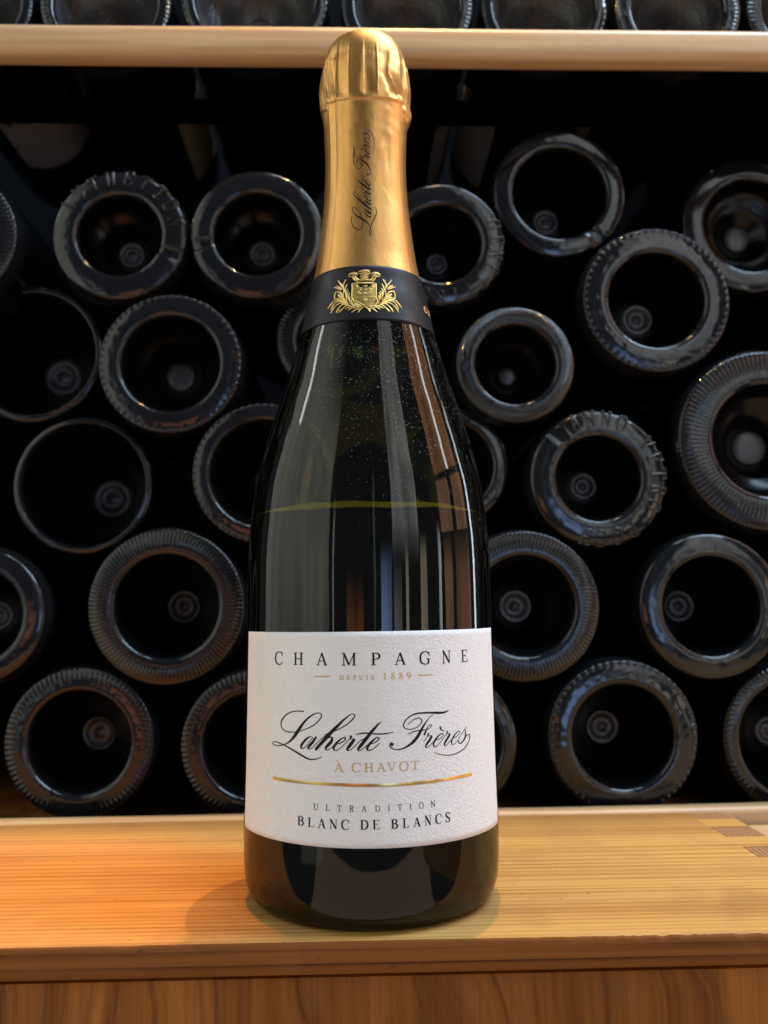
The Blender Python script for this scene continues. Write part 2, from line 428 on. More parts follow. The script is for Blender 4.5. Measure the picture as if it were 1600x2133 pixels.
# ------------------------------------------------------------------ traced lettering, in millimetres on the unrolled paper: (along, height[, width])
SCRIPT=[[(-22.21,65.75,0.34),(-24.25,65.77,0.29),(-26.54,65.44,0.31),(-28.77,64.55,0.36),(-30.47,63.08,0.44),(-31.25,61.61,0.44),(-30.89,60.34,0.36),(-29.77,59.57,0.31),(-28.17,59.21,0.29),(-26.47,59.24,0.26),(-25.00,59.41,0.23),(-23.25,59.79,0.23),(-21.41,60.42,0.26),(-19.48,61.24,0.29),(-17.89,62.25,0.31),(-16.61,63.50,0.34),(-15.94,64.66,0.34),(-16.27,65.34,0.29),(-17.33,65.44,0.26),(-18.77,64.95,0.34),(-20.53,63.80,0.49),(-22.03,62.46,0.65),(-23.42,60.80,0.86),(-24.51,59.40,0.96),(-25.79,57.85,0.86),(-27.11,56.61,0.60),(-28.47,55.72,0.36),(-30.07,55.11,0.29),(-31.92,54.70,0.26),(-33.69,54.67,0.26),(-35.04,55.00,0.26),(-35.05,55.45,0.23),(-33.81,55.72,0.26),(-31.94,55.53,0.31),(-29.70,55.01,0.36),(-27.42,54.29,0.41),(-25.09,53.37,0.49),(-22.87,52.45,0.52),(-21.05,51.68,0.47),(-19.57,51.41,0.36),(-18.13,51.53,0.31),(-16.85,51.90,0.26),(-15.88,52.38,0.18)],[(-18.95,57.84,0.23),(-19.61,58.26,0.23),(-20.49,57.90,0.44),(-21.69,56.95,0.65),(-22.75,55.75,0.73),(-23.13,54.90,0.57),(-22.58,54.52,0.29),(-21.67,54.92,0.23),(-20.63,55.99,0.21),(-19.60,57.18,0.21),(-18.73,57.85,0.21)],[(-17.73,58.21,0.52),(-18.73,56.84,0.73),(-19.89,55.65,0.78),(-20.55,54.86,0.62),(-20.17,54.53,0.31),(-19.30,54.80,0.23),(-18.15,55.74,0.21),(-16.73,57.06,0.21),(-15.34,58.18,0.23),(-13.97,59.04,0.26)],[(-14.85,58.88,0.21),(-13.62,59.55,0.26),(-12.00,60.09,0.29),(-10.14,60.88,0.29),(-8.43,61.84,0.31),(-6.87,62.99,0.34),(-5.83,64.06,0.34),(-5.43,64.94,0.31),(-5.88,65.37,0.26),(-6.73,65.18,0.26),(-7.90,64.36,0.39),(-9.21,63.22,0.54),(-10.67,61.81,0.73),(-12.14,60.47,0.88),(-13.48,59.05,0.96),(-14.85,57.63,0.96),(-16.23,56.20,0.86),(-17.35,55.02,0.83),(-17.84,54.47,0.78)],[(-16.45,55.56,0.21),(-15.48,56.85,0.23),(-14.24,57.83,0.29),(-13.15,58.31,0.34),(-12.48,58.01,0.57),(-12.75,57.06,0.80),(-13.69,56.03,0.86),(-14.51,55.13,0.65),(-14.51,54.56,0.39),(-13.96,54.46,0.26),(-12.88,55.06,0.21),(-11.81,55.96,0.21),(-11.28,56.47,0.21)],[(-12.00,55.96,0.21),(-10.94,56.33,0.23),(-9.88,56.63,0.26),(-8.96,57.14,0.29),(-8.31,57.90,0.34),(-8.44,58.34,0.31),(-9.09,58.20,0.31),(-10.14,57.50,0.44),(-11.20,56.48,0.65),(-11.93,55.46,0.67),(-12.00,54.71,0.47),(-11.33,54.41,0.29),(-10.28,54.87,0.23),(-9.10,55.83,0.21),(-7.92,57.03,0.21),(-7.01,57.85,0.23)],[(-6.67,58.79,0.52),(-6.65,58.52,0.75),(-6.70,58.34,0.57),(-6.88,57.92,0.23)],[(-7.01,57.85,0.21),(-6.37,57.86,0.23),(-5.85,57.80,0.39),(-5.66,57.61,0.65),(-6.37,56.73,0.83),(-7.15,55.73,0.80),(-7.73,54.91,0.65),(-7.67,54.48,0.34),(-6.90,54.61,0.23),(-5.86,55.37,0.21),(-4.71,56.49,0.21),(-3.68,57.43,0.23),(-2.65,57.92,0.21)],[(2.75,62.91,0.18),(1.72,62.24,0.44),(0.82,61.26,0.62),(-0.34,60.02,0.78),(-1.63,58.41,0.91),(-2.92,56.80,0.91),(-3.94,55.56,0.80),(-4.46,54.87,0.60),(-4.33,54.50,0.36),(-3.69,54.56,0.23),(-2.67,55.24,0.21),(-1.90,55.92,0.21),(-1.14,56.41,0.21)],[(-5.21,59.15,0.16),(-4.18,59.45,0.31),(-2.64,59.64,0.39),(-0.86,59.55,0.36),(0.93,59.35,0.36),(2.71,59.32,0.36),(4.51,59.45,0.29),(6.46,59.77,0.13)],[(-1.39,56.17,0.21),(-0.50,56.41,0.23),(0.65,56.83,0.26),(1.54,57.37,0.29),(1.93,57.86,0.31),(1.75,58.28,0.29),(1.04,58.13,0.34),(0.02,57.40,0.49),(-1.01,56.29,0.67),(-1.65,55.30,0.65),(-1.60,54.68,0.44),(-0.90,54.48,0.29),(0.12,54.90,0.23),(1.15,55.70,0.23),(2.05,56.55,0.21)],[(6.17,56.38,0.37),(5.99,56.22,0.93),(5.57,56.17,1.02),(5.29,56.05,0.46),(5.20,55.70,0.33),(5.69,55.06,0.30),(6.52,54.65,0.28),(7.54,54.53,0.28),(8.76,54.67,0.33),(9.90,55.02,0.43),(11.15,55.63,0.59),(12.32,56.38,0.76),(13.32,57.31,0.85),(14.33,58.52,0.85),(15.16,59.82,0.74),(15.79,60.78,0.61),(16.63,61.91,0.43),(17.59,63.03,0.28),(18.67,63.97,0.17),(19.44,64.34,0.13)],[(11.02,61.90,0.24),(11.76,62.56,0.20),(12.94,63.28,0.24),(13.94,63.59,0.24),(14.84,63.59,0.24),(15.48,63.15,0.28),(15.47,62.43,0.28),(14.90,61.64,0.26),(13.89,60.93,0.24),(12.69,60.51,0.24),(11.33,60.38,0.24),(10.28,60.65,0.26),(9.57,61.26,0.31),(9.59,62.07,0.33),(10.13,63.04,0.33),(11.10,63.94,0.33),(12.48,64.65,0.37),(13.97,65.04,0.41),(15.98,65.12,0.44),(18.06,65.05,0.46),(20.41,64.91,0.61),(22.37,64.78,0.59),(23.90,64.87,0.46),(24.82,65.17,0.31),(25.49,65.38,0.12)],[(11.11,58.95,0.24),(12.19,59.44,0.26),(13.37,59.78,0.28),(14.86,59.88,0.31),(15.87,59.92,0.30),(16.90,59.99,0.24),(17.73,60.21,0.20),(18.48,60.62,0.22),(18.92,61.14,0.20),(18.60,61.38,0.19),(17.86,61.11,0.22),(17.22,60.42,0.31),(16.78,59.46,0.46),(16.30,58.54,0.59)],[(17.74,58.82,0.41),(17.65,58.60,0.61),(17.56,58.38,0.45),(17.32,57.95,0.18)],[(16.04,56.54,0.18),(16.73,57.19,0.18),(17.43,57.94,0.18),(18.01,58.05,0.20),(18.64,58.01,0.41),(18.75,57.75,0.61),(17.97,56.71,0.67),(17.15,55.77,0.63),(16.68,55.11,0.47),(16.84,54.65,0.26),(17.47,54.71,0.18),(18.40,55.34,0.16),(19.36,56.12,0.16),(20.08,56.56,0.16)],[(19.96,56.52,0.16),(21.04,56.69,0.20),(22.03,57.06,0.22),(22.79,57.65,0.24),(23.00,58.24,0.26),(22.57,58.47,0.22),(21.69,58.14,0.35),(20.57,57.22,0.51),(19.71,56.19,0.55),(19.39,55.32,0.45),(19.67,54.75,0.31),(20.39,54.74,0.20),(21.37,55.36,0.18),(22.51,56.37,0.18),(23.55,57.49,0.18),(24.34,58.23,0.16)],[(21.95,60.71,0.31),(22.02,60.12,0.51),(22.60,59.48,0.33),(23.60,59.12,0.12)],[(24.69,58.99,0.37),(24.59,58.77,0.55),(24.51,58.57,0.41),(24.27,58.24,0.18)],[(24.21,58.14,0.18),(24.86,58.14,0.20),(25.45,58.09,0.41),(25.53,57.78,0.59),(24.68,56.80,0.65),(23.88,55.86,0.61),(23.41,55.10,0.47),(23.59,54.68,0.29),(24.23,54.77,0.18),(25.16,55.45,0.16),(26.12,56.07,0.16)],[(26.54,56.53,0.16),(27.37,56.76,0.18),(28.51,57.11,0.20),(29.40,57.69,0.24),(29.80,58.32,0.24),(29.36,58.56,0.22),(28.55,58.28,0.31),(27.39,57.37,0.45),(26.53,56.33,0.51),(26.23,55.45,0.43),(26.48,54.82,0.29),(27.16,54.81,0.20),(28.16,55.27,0.18),(28.89,55.81,0.18)],[(28.74,55.72,0.16),(29.20,56.18,0.18),(30.12,57.11,0.20),(31.38,58.22,0.22),(32.37,59.05,0.24),(33.04,59.60,0.14)],[(32.36,58.84,0.18),(32.48,58.11,0.41),(32.52,57.18,0.57),(32.16,56.20,0.59),(31.26,55.37,0.45),(30.33,54.85,0.35),(29.44,54.94,0.31),(29.17,55.37,0.35),(29.39,55.66,0.37)],[(32.24,56.19,0.24),(33.07,56.82,0.22),(33.92,57.20,0.24),(34.51,56.98,0.31),(34.56,56.25,0.35),(34.16,55.17,0.33),(33.11,54.05,0.31),(31.62,52.98,0.29),(29.77,52.27,0.29),(27.89,51.81,0.26),(26.10,51.64,0.24),(24.26,51.71,0.24),(22.50,51.97,0.20),(20.81,52.52,0.18),(19.51,53.07,0.12)]]
CHAMP=[('C',-34.34,-30.85,79.89,83.84),('H',-26.15,-22.48,80.01,83.72),('A',-17.76,-14.13,79.99,83.73),('M',-9.43,-4.88,79.97,83.74),('P',-0.35,2.47,80.01,83.72),('A',7.04,10.52,79.98,83.69),('G',15.23,18.73,79.95,83.76),('N',23.32,26.71,79.97,83.81),('E',31.43,34.57,80.04,83.8)]
DEPUIS=[('D',-10.07,-8.82,75.67,77.01),('E',-7.88,-6.81,75.68,77.0),('P',-5.93,-4.91,75.68,76.99),('U',-3.99,-2.87,75.65,76.98),('I',-1.8,-1.35,75.66,76.97),('S',-0.44,0.68,75.64,76.99),('1',3.57,4.29,75.68,77.53),('8',5.93,7.07,75.67,77.58),('8',8.47,9.54,75.67,77.57),('9',10.86,12.15,75.69,77.6)]
CHAVOT=[('A',-11.88,-8.93,48.09,50.66),('C',-6.4,-3.68,48.08,50.74),('H',-2.68,0.17,48.13,50.73),('A',1.12,3.83,48.15,50.7),('V',4.25,7.15,48.24,50.79),('O',8.05,10.91,48.17,50.87),('T',11.66,14.36,48.34,50.86)]
ULTRA=[('U',-18.59,-16.96,36.51,38.36),('L',-14.57,-13.29,36.52,38.27),('T',-10.92,-9.52,36.49,38.23),('R',-7.18,-5.81,36.46,38.26),('A',-3.44,-1.99,36.49,38.22),('D',0.49,2.01,36.5,38.23),('I',4.41,4.96,36.55,38.28),('T',7.36,8.72,36.61,38.35),('I',11.05,11.63,36.66,38.4),('O',14.03,15.56,36.71,38.46),('N',17.93,19.51,36.76,38.58)]
BLANC=[('B',-24.08,-21.92,31.51,34.26),('L',-20.52,-18.27,31.4,34.16),('A',-17.01,-14.59,31.32,34.04),('N',-13.28,-10.85,31.31,34.05),('C',-9.52,-7.23,31.23,34.06),('D',-3.95,-1.57,31.31,34.1),('E',-0.26,1.89,31.33,34.06),('B',5.29,7.26,31.35,34.12),('L',8.75,10.76,31.4,34.14),('A',12.13,14.45,31.45,34.07),('N',15.81,17.99,31.52,34.38),('C',19.5,21.69,31.6,34.44),('S',23.02,24.87,31.63,34.52)]
ACCENT=[(-11.13, 51.52), (-10.2, 51.0)]
DASH=[[(-18.47, 76.53), (-13.15, 76.59)], [(14.52, 76.56), (19.7, 76.57)]]
GOLDLINE=[(-34.82, 44.51), (-20.78, 44.42), (-9.78, 44.29), (-0.11, 44.15), (10.67, 44.22), (22.06, 44.47), (35.16, 44.72)]
#corners [[-55.11, 90.04], [-20.2, 90.02], [-0.69, 90.01], [19.73, 90.3], [54.7, 90.51], [-54.22, 26.29], [-20.63, 26.41], [-0.49, 25.46], [18.14, 25.89], [52.96, 25.5]]
SHIELD=[(-5.07, 209.13), (2.59, 208.93), (2.52, 206.22), (2.45, 203.26), (1.81, 202.5), (0.55, 201.49), (-1.03, 200.27), (-2.59, 201.43), (-4.28, 202.52), (-4.88, 203.43), (-4.93, 206.41)]
SHEDGE=[[(-5.07,209.13,0.3),(2.59,208.93,0.3)],[(2.59,208.93,0.3),(2.52,206.22,0.3)],[(2.52,206.22,0.3),(2.45,203.26,0.3)],[(2.45,203.26,0.3),(1.81,202.5,0.3)],[(1.81,202.5,0.3),(0.55,201.49,0.3)],[(0.55,201.49,0.3),(-1.03,200.27,0.3)],[(-1.03,200.27,0.3),(-2.59,201.43,0.3)],[(-2.59,201.43,0.3),(-4.28,202.52,0.3)],[(-4.28,202.52,0.3),(-4.88,203.43,0.3)],[(-4.88,203.43,0.3),(-4.93,206.41,0.3)],[(-4.93,206.41,0.3),(-5.07,209.13,0.3)]]
SHDET=[[(-4.6,203.77,0.23),(-2.79,203.52,0.27),(-0.69,203.81,0.27),(2.24,203.62,0.23)],[(-2.99,205.73,0.23),(-2.57,205.1,0.37),(-1.73,204.94,0.41),(-1.2,205.29,0.32),(-0.48,204.91,0.41),(0.15,205.11,0.32),(0.37,205.65,0.18)],[(-1.95,202.74,0.18),(-1.43,203.02,0.32),(-0.91,203.08,0.37),(-0.39,202.66,0.27),(-0.5,201.98,0.27)],[(-1.64,202.49,0.18),(-1.12,202.72,0.27),(-0.81,202.23,0.27)],[(-4.58,208.13,0.18),(-4.04,208.54,0.32),(-3.5,208.58,0.27),(-2.94,208.13,0.18)],[(0.83,208.05,0.18),(1.48,208.39,0.32),(2.02,208.22,0.32),(2.43,207.7,0.23)],[(-4.34,207.7,0.18),(-3.7,208.05,0.27),(-3.25,207.61,0.14)],[(1.03,207.51,0.18),(1.68,207.8,0.32),(2.09,207.28,0.14)],[(-1.64,207.66,0.18),(-0.89,207.91,0.5),(-0.25,207.72,0.23)],[(-1.52,206.85,0.18),(-0.89,206.97,0.41),(-0.36,206.69,0.18)],[(-1.2,206.22,0.18),(-0.78,206.29,0.32),(-0.47,206.02,0.14)],[(-0.89,205.65,0.18),(-1.0,205.16,0.23)],[(0.59,206.83,0.27),(0.71,206.64,0.27)],[(0.9,206.29,0.27),(1.04,206.16,0.27)],[(0.54,206.02,0.27),(0.66,205.85,0.27)],[(0.78,205.41,0.23),(0.95,205.26,0.23)],[(-2.36,206.48,0.27),(-2.19,206.31,0.27)],[(-2.56,205.95,0.23),(-2.35,205.82,0.23)],[(-2.06,207.27,0.23),(-1.91,207.1,0.23)]]
CROWN=[[(-3.75,209.55,0.46),(-2.42,209.24,0.59),(-1.0,209.13,0.64),(0.41,209.18,0.59),(1.73,209.43,0.46)],[(-3.78,210.23,0.32),(-2.44,210.33,0.5),(-1.0,210.36,0.55),(0.43,210.27,0.5),(1.75,210.11,0.32)],[(-6.45,212.43,0.23),(-5.78,213.08,0.59),(-4.84,213.19,0.68),(-3.89,212.96,0.55),(-3.52,212.52,0.27)],[(-6.46,211.88,0.18),(-5.59,211.91,0.41),(-4.54,211.93,0.46),(-3.5,211.98,0.27)],[(-4.98,211.51,0.32),(-4.48,210.83,0.59),(-3.89,210.24,0.55)],[(-4.18,211.62,0.32),(-3.58,210.89,0.59),(-2.89,210.3,0.5)],[(-5.27,212.55,0.23),(-4.57,212.56,0.32),(-3.86,212.33,0.23)],[(-3.25,213.33,0.23),(-2.52,213.77,0.59),(-1.13,213.91,0.78),(0.14,213.71,0.59),(0.82,213.23,0.23)],[(-3.14,212.77,0.23),(-2.27,212.86,0.46),(-1.12,212.95,0.55),(0.02,212.81,0.46),(0.74,212.62,0.23)],[(-2.48,212.13,0.32),(-1.12,212.19,0.59),(0.23,212.07,0.32)],[(-2.35,211.5,0.32),(-1.12,211.53,0.59),(0.11,211.44,0.32)],[(-2.34,210.95,0.32),(-1.12,210.93,0.59),(0.11,210.89,0.32)],[(0.92,212.54,0.27),(1.74,213.03,0.55),(2.78,213.03,0.68),(3.57,212.76,0.59),(4.07,212.04,0.23)],[(1.02,211.86,0.27),(2.04,211.9,0.46),(3.06,211.74,0.41),(3.97,211.59,0.18)],[(2.58,211.33,0.32),(2.11,210.67,0.59),(1.64,210.11,0.55)],[(1.8,211.48,0.32),(1.22,210.78,0.59),(0.65,210.22,0.5)],[(1.6,212.37,0.23),(2.29,212.46,0.32),(3.09,212.34,0.23)]]
WREATH=[[(-7.33,205.93,0.23),(-8.23,208.23,0.46),(-10.16,211.03,0.27)],[(5.08,205.86,0.23),(5.92,208.11,0.46),(7.94,210.86,0.27)],[(-7.63,206.78,0.23),(-8.07,209.01,0.46),(-7.29,210.92,0.27)],[(5.36,206.69,0.23),(5.76,208.91,0.46),(5.0,210.85,0.27)],[(-8.36,207.17,0.23),(-9.18,208.13,0.46),(-10.28,209.03,0.27)],[(6.06,207.05,0.23),(6.83,207.97,0.46),(8.06,208.85,0.27)],[(-8.57,206.94,0.23),(-9.9,208.01,0.46),(-11.12,208.6,0.27)],[(6.26,206.81,0.23),(7.7,207.84,0.46),(8.85,208.37,0.27)],[(-7.22,205.91,0.23),(-7.23,207.52,0.46),(-6.7,208.93,0.27)],[(4.98,205.85,0.23),(4.97,207.46,0.46),(4.45,208.89,0.27)],[(-7.79,204.52,0.23),(-8.97,206.21,0.46),(-10.36,206.76,0.27)],[(5.51,204.44,0.23),(6.64,206.05,0.46),(8.15,206.57,0.27)],[(-10.36,206.76,0.23),(-10.68,205.53,0.46),(-10.51,204.14,0.27)],[(8.15,206.57,0.23),(8.47,205.34,0.46),(8.29,203.95,0.27)],[(-8.02,203.82,0.23),(-8.95,204.96,0.46),(-9.54,205.56,0.27)],[(5.72,203.72,0.23),(6.63,204.82,0.46),(7.38,205.41,0.27)],[(-6.67,203.87,0.23),(-6.88,205.87,0.46),(-6.41,207.13,0.27)],[(4.41,203.84,0.23),(4.65,205.82,0.46),(4.18,207.11,0.27)],[(-6.34,202.85,0.23),(-6.55,204.84,0.46),(-6.11,206.02,0.27)],[(4.08,202.83,0.23),(4.32,204.81,0.46),(3.89,206.0,0.27)],[(-5.69,202.53,0.23),(-6.0,204.28,0.46),(-5.6,205.46,0.27)],[(3.44,202.53,0.23),(3.77,204.27,0.46),(3.4,205.47,0.27)],[(-5.25,201.75,0.23),(-5.57,203.25,0.46),(-5.35,204.21,0.27)],[(3.01,201.77,0.23),(3.34,203.26,0.46),(3.13,204.23,0.27)],[(-4.5,201.19,0.23),(-4.93,202.21,0.46),(-4.81,203.18,0.27)],[(2.26,201.24,0.23),(2.69,202.24,0.46),(2.59,203.22,0.27)],[(-6.67,203.14,0.23),(-8.02,204.07,0.46),(-9.3,204.65,0.27)],[(4.41,203.1,0.23),(5.73,203.97,0.46),(7.14,204.52,0.27)],[(-6.23,202.35,0.23),(-8.26,203.61,0.46),(-10.64,204.04,0.27)],[(3.97,202.33,0.23),(5.94,203.5,0.46),(8.41,203.85,0.27)],[(-6.24,201.86,0.23),(-8.96,203.24,0.46),(-10.64,203.3,0.27)],[(3.97,201.84,0.23),(6.61,203.09,0.46),(8.4,203.11,0.27)],[(-10.64,203.3,0.23),(-11.65,202.28,0.46),(-12.57,200.87,0.27)],[(8.4,203.11,0.23),(9.34,202.04,0.46),(10.18,200.59,0.27)],[(-6.02,201.34,0.23),(-8.49,202.79,0.46),(-10.28,202.49,0.27)],[(3.75,201.33,0.23),(6.16,202.67,0.46),(8.04,202.31,0.27)],[(-10.28,202.49,0.23),(-10.95,201.39,0.46),(-11.41,200.13,0.27)],[(8.04,202.31,0.23),(8.66,201.18,0.46),(9.08,199.9,0.27)],[(-5.8,200.95,0.23),(-8.03,202.1,0.46),(-9.55,201.62,0.27)],[(3.53,200.95,0.23),(5.71,202.0,0.46),(7.34,201.47,0.27)],[(-9.55,201.62,0.23),(-10.65,200.35,0.46),(-11.34,198.88,0.27)],[(7.34,201.47,0.23),(8.37,200.15,0.46),(8.99,198.65,0.27)],[(-5.37,200.54,0.23),(-7.35,201.51,0.46),(-8.5,200.7,0.27)],[(3.1,200.56,0.23),(5.04,201.44,0.46),(6.14,200.58,0.27)],[(-8.5,200.7,0.23),(-9.09,199.57,0.46),(-9.45,198.65,0.27)],[(6.14,200.58,0.23),(6.87,199.45,0.46),(7.2,198.51,0.27)],[(-4.72,200.23,0.23),(-6.24,200.88,0.46),(-7.36,200.04,0.27)],[(2.47,200.28,0.23),(3.96,200.86,0.46),(5.03,199.97,0.27)],[(-7.36,200.04,0.23),(-8.05,199.28,0.46),(-8.63,198.64,0.27)],[(5.03,199.97,0.23),(5.68,199.18,0.46),(6.23,198.51,0.27)],[(-3.66,199.66,0.23),(-5.15,200.27,0.46),(-6.69,199.59,0.27)],[(1.41,199.75,0.23),(2.89,200.3,0.46),(4.38,199.55,0.27)],[(-2.81,199.36,0.23),(-4.51,199.85,0.46),(-5.7,199.11,0.27)],[(0.57,199.49,0.23),(2.25,199.9,0.46),(3.41,199.11,0.27)],[(-2.4,199.22,0.23),(-3.66,199.05,0.46),(-4.73,198.04,0.27)],[(0.15,199.36,0.23),(1.41,199.14,0.46),(2.45,198.08,0.27)],[(-1.56,199.56,0.23),(-2.4,198.86,0.46),(-2.82,197.9,0.27)],[(-0.68,199.73,0.23),(0.15,199.0,0.46),(0.56,198.02,0.27)],[(-2.6,199.72,0.23),(-4.08,200.42,0.46),(-5.37,200.54,0.27)],[(0.37,199.85,0.23),(1.84,200.49,0.46),(3.1,200.56,0.27)],[(-3.65,200.39,0.23),(-4.72,201.21,0.46),(-5.58,201.54,0.27)],[(1.42,200.48,0.23),(2.47,201.25,0.46),(3.32,201.55,0.27)],[(-6.24,201.86,0.23),(-7.57,204.0,0.46),(-7.69,206.25,0.27)],[(3.97,201.84,0.23),(5.29,203.92,0.46),(5.43,206.16,0.27)],[(-5.8,201.32,0.23),(-7.35,202.98,0.46),(-8.71,205.66,0.27)],[(3.54,201.32,0.23),(5.06,202.92,0.46),(6.41,205.53,0.27)],[(-2.81,200.34,0.23),(-3.65,201.12,0.46),(-4.28,202.15,0.27)],[(0.58,200.46,0.23),(1.42,201.21,0.46),(2.06,202.21,0.27)],[(-1.97,200.18,0.23),(-2.81,200.83,0.46),(-3.44,201.35,0.27)],[(-0.26,200.34,0.23),(0.58,200.95,0.46),(1.21,201.45,0.27)],[(-1.14,199.79,0.23),(-2.81,200.1,0.46),(-4.51,200.46,0.27)],[(-1.09,199.98,0.23),(0.58,200.22,0.46),(2.26,200.51,0.27)]]
#band [(0.21588149612271684, 0.019932129432100217), (0.19531304086347373, 0.0224), (0.21595493975076574, 0.019915826560819035), (0.21572849662040716, 0.01996609195898654)]
RACK=[(-0.2155,0.2922,0.0364,0.6),(-0.1275,0.2932,0.0359,0.61),(-0.0556,0.294,0.036,0.625),(0.0414,0.289,0.0355,0.62),(0.1051,0.3171,0.0371,0.69),(0.155,0.2586,0.0404,0.635),(0.2077,0.2996,0.0381,0.66),(-0.17,0.2296,0.0363,0.87),(-0.1,0.2245,0.0377,0.67),(-0.0144,0.2371,0.0322,0.62),(0.0791,0.2237,0.0319,0.66),(0.2111,0.1832,0.0492,0.6),(0.1206,0.1635,0.0365,0.605),(-0.1429,0.1612,0.0358,0.89),(-0.0518,0.1671,0.0369,0.74),(0.0431,0.1701,0.0317,0.72),(-0.1946,0.0959,0.0353,0.66),(-0.1,0.0997,0.0409,0.645),(0.0808,0.0982,0.0394,0.645),(0.1766,0.0973,0.0381,0.66),(-0.1416,0.0345,0.0375,0.665),(-0.0554,0.0321,0.0373,0.68),(0.0384,0.0315,0.0372,0.76),(0.1286,0.0338,0.0388,0.655),(0.216,0.0303,0.0379,0.75)]
TOPROW=[(-0.2085,0.4166,0.0351,0.8),(-0.1361,0.4168,0.0353,0.78),(-0.057,0.4183,0.04,0.8),(0.0247,0.4187,0.0361,0.78),(0.0988,0.4201,0.0348,0.8),(0.1717,0.4187,0.0356,0.72),(0.2444,0.4184,0.0358,0.75)]

# ------------------------------------------------------------------ helpers
def link(name, bm, mat, parent=None, smooth=True, **props):
    me = bpy.data.meshes.new(name)
    bm.to_mesh(me)
    bm.free()
    if smooth:
        me.polygons.foreach_set('use_smooth', [True] * len(me.polygons))
    for m_ in (mat if isinstance(mat, (list, tuple)) else [mat]):
        me.materials.append(m_)
    o = bpy.data.objects.new(name, me)
    col.objects.link(o)
    if parent is not None:
        o.parent = parent
    for k, v in props.items():
        o[k] = v
    return o


def empty(name, label, cat, loc=(0, 0, 0), group=None):
    o = bpy.data.objects.new(name, None)
    o.empty_display_size = 0.02
    col.objects.link(o)
    o.location = loc
    o['label'] = label
    o['category'] = cat
    if group:
        o['group'] = group
    return o


def catmull(pts, n=7):
    P = [np.array(q, float) for q in pts]
    if len(P) < 3:
        return [P[0] + (P[-1] - P[0]) * i / 4 for i in range(5)]
    out = []
    for i in range(len(P) - 1):
        p0 = P[i - 1] if i else 2 * P[0] - P[1]
        p3 = P[i + 2] if i + 2 < len(P) else 2 * P[-1] - P[-2]
        p1, p2 = P[i], P[i + 1]
        for k in range(n):
            u = k / n
            out.append(0.5 * ((2 * p1) + (-p0 + p2) * u + (2 * p0 - 5 * p1 + 4 * p2 - p3) * u * u + (-p0 + 3 * p1 - 3 * p2 + p3) * u ** 3))
    out.append(P[-1])
    return out


LIFT = [0.0]


def stroke(bm, pts, fn, smooth=True, ridge=0.0, n=7, h0=0.03, cap=True):
    """a pen stroke (mm): flat ribbon, or a rounded ridge of height `ridge`, laid on a surface by fn(s, z, h)"""
    Q = catmull(pts, n) if smooth or len(pts) == 2 else [np.array(q, float) for q in pts]
    LIFT[0] += 0.0004
    h = h0 + (LIFT[0] % 0.03)
    if cap and smooth and len(Q) > 3:
        d = Q[0][:2] - Q[1][:2]; d /= np.linalg.norm(d) + 1e-9
        Q = [np.array([*(Q[0][:2] + d * Q[0][2] * 0.35), Q[0][2] * 0.45])] + Q
        d = Q[-1][:2] - Q[-2][:2]; d /= np.linalg.norm(d) + 1e-9
        Q = Q + [np.array([*(Q[-1][:2] + d * Q[-1][2] * 0.35), Q[-1][2] * 0.45])]
    prev = None
    for i, q in enumerate(Q):
        a, b = Q[max(i - 1, 0)], Q[min(i + 1, len(Q) - 1)]
        d = b[:2] - a[:2]
        L = np.hypot(*d)
        if L < 1e-9:
            continue
        nx, ny = -d[1] / L, d[0] / L
        wd = max(q[2], 0.02) / 2
        row = [bm.verts.new(fn(q[0] + nx * wd, q[1] + ny * wd, h))]
        if ridge:
            row.append(bm.verts.new(fn(q[0] + nx * wd * 0.45, q[1] + ny * wd * 0.45, h + ridge)))
            row.append(bm.verts.new(fn(q[0] - nx * wd * 0.45, q[1] - ny * wd * 0.45, h + ridge)))
        row.append(bm.verts.new(fn(q[0] - nx * wd, q[1] - ny * wd, h)))
        if prev:
            for k in range(len(row) - 1):
                bm.faces.new((prev[k], prev[k + 1], row[k + 1], row[k]))
        prev = row


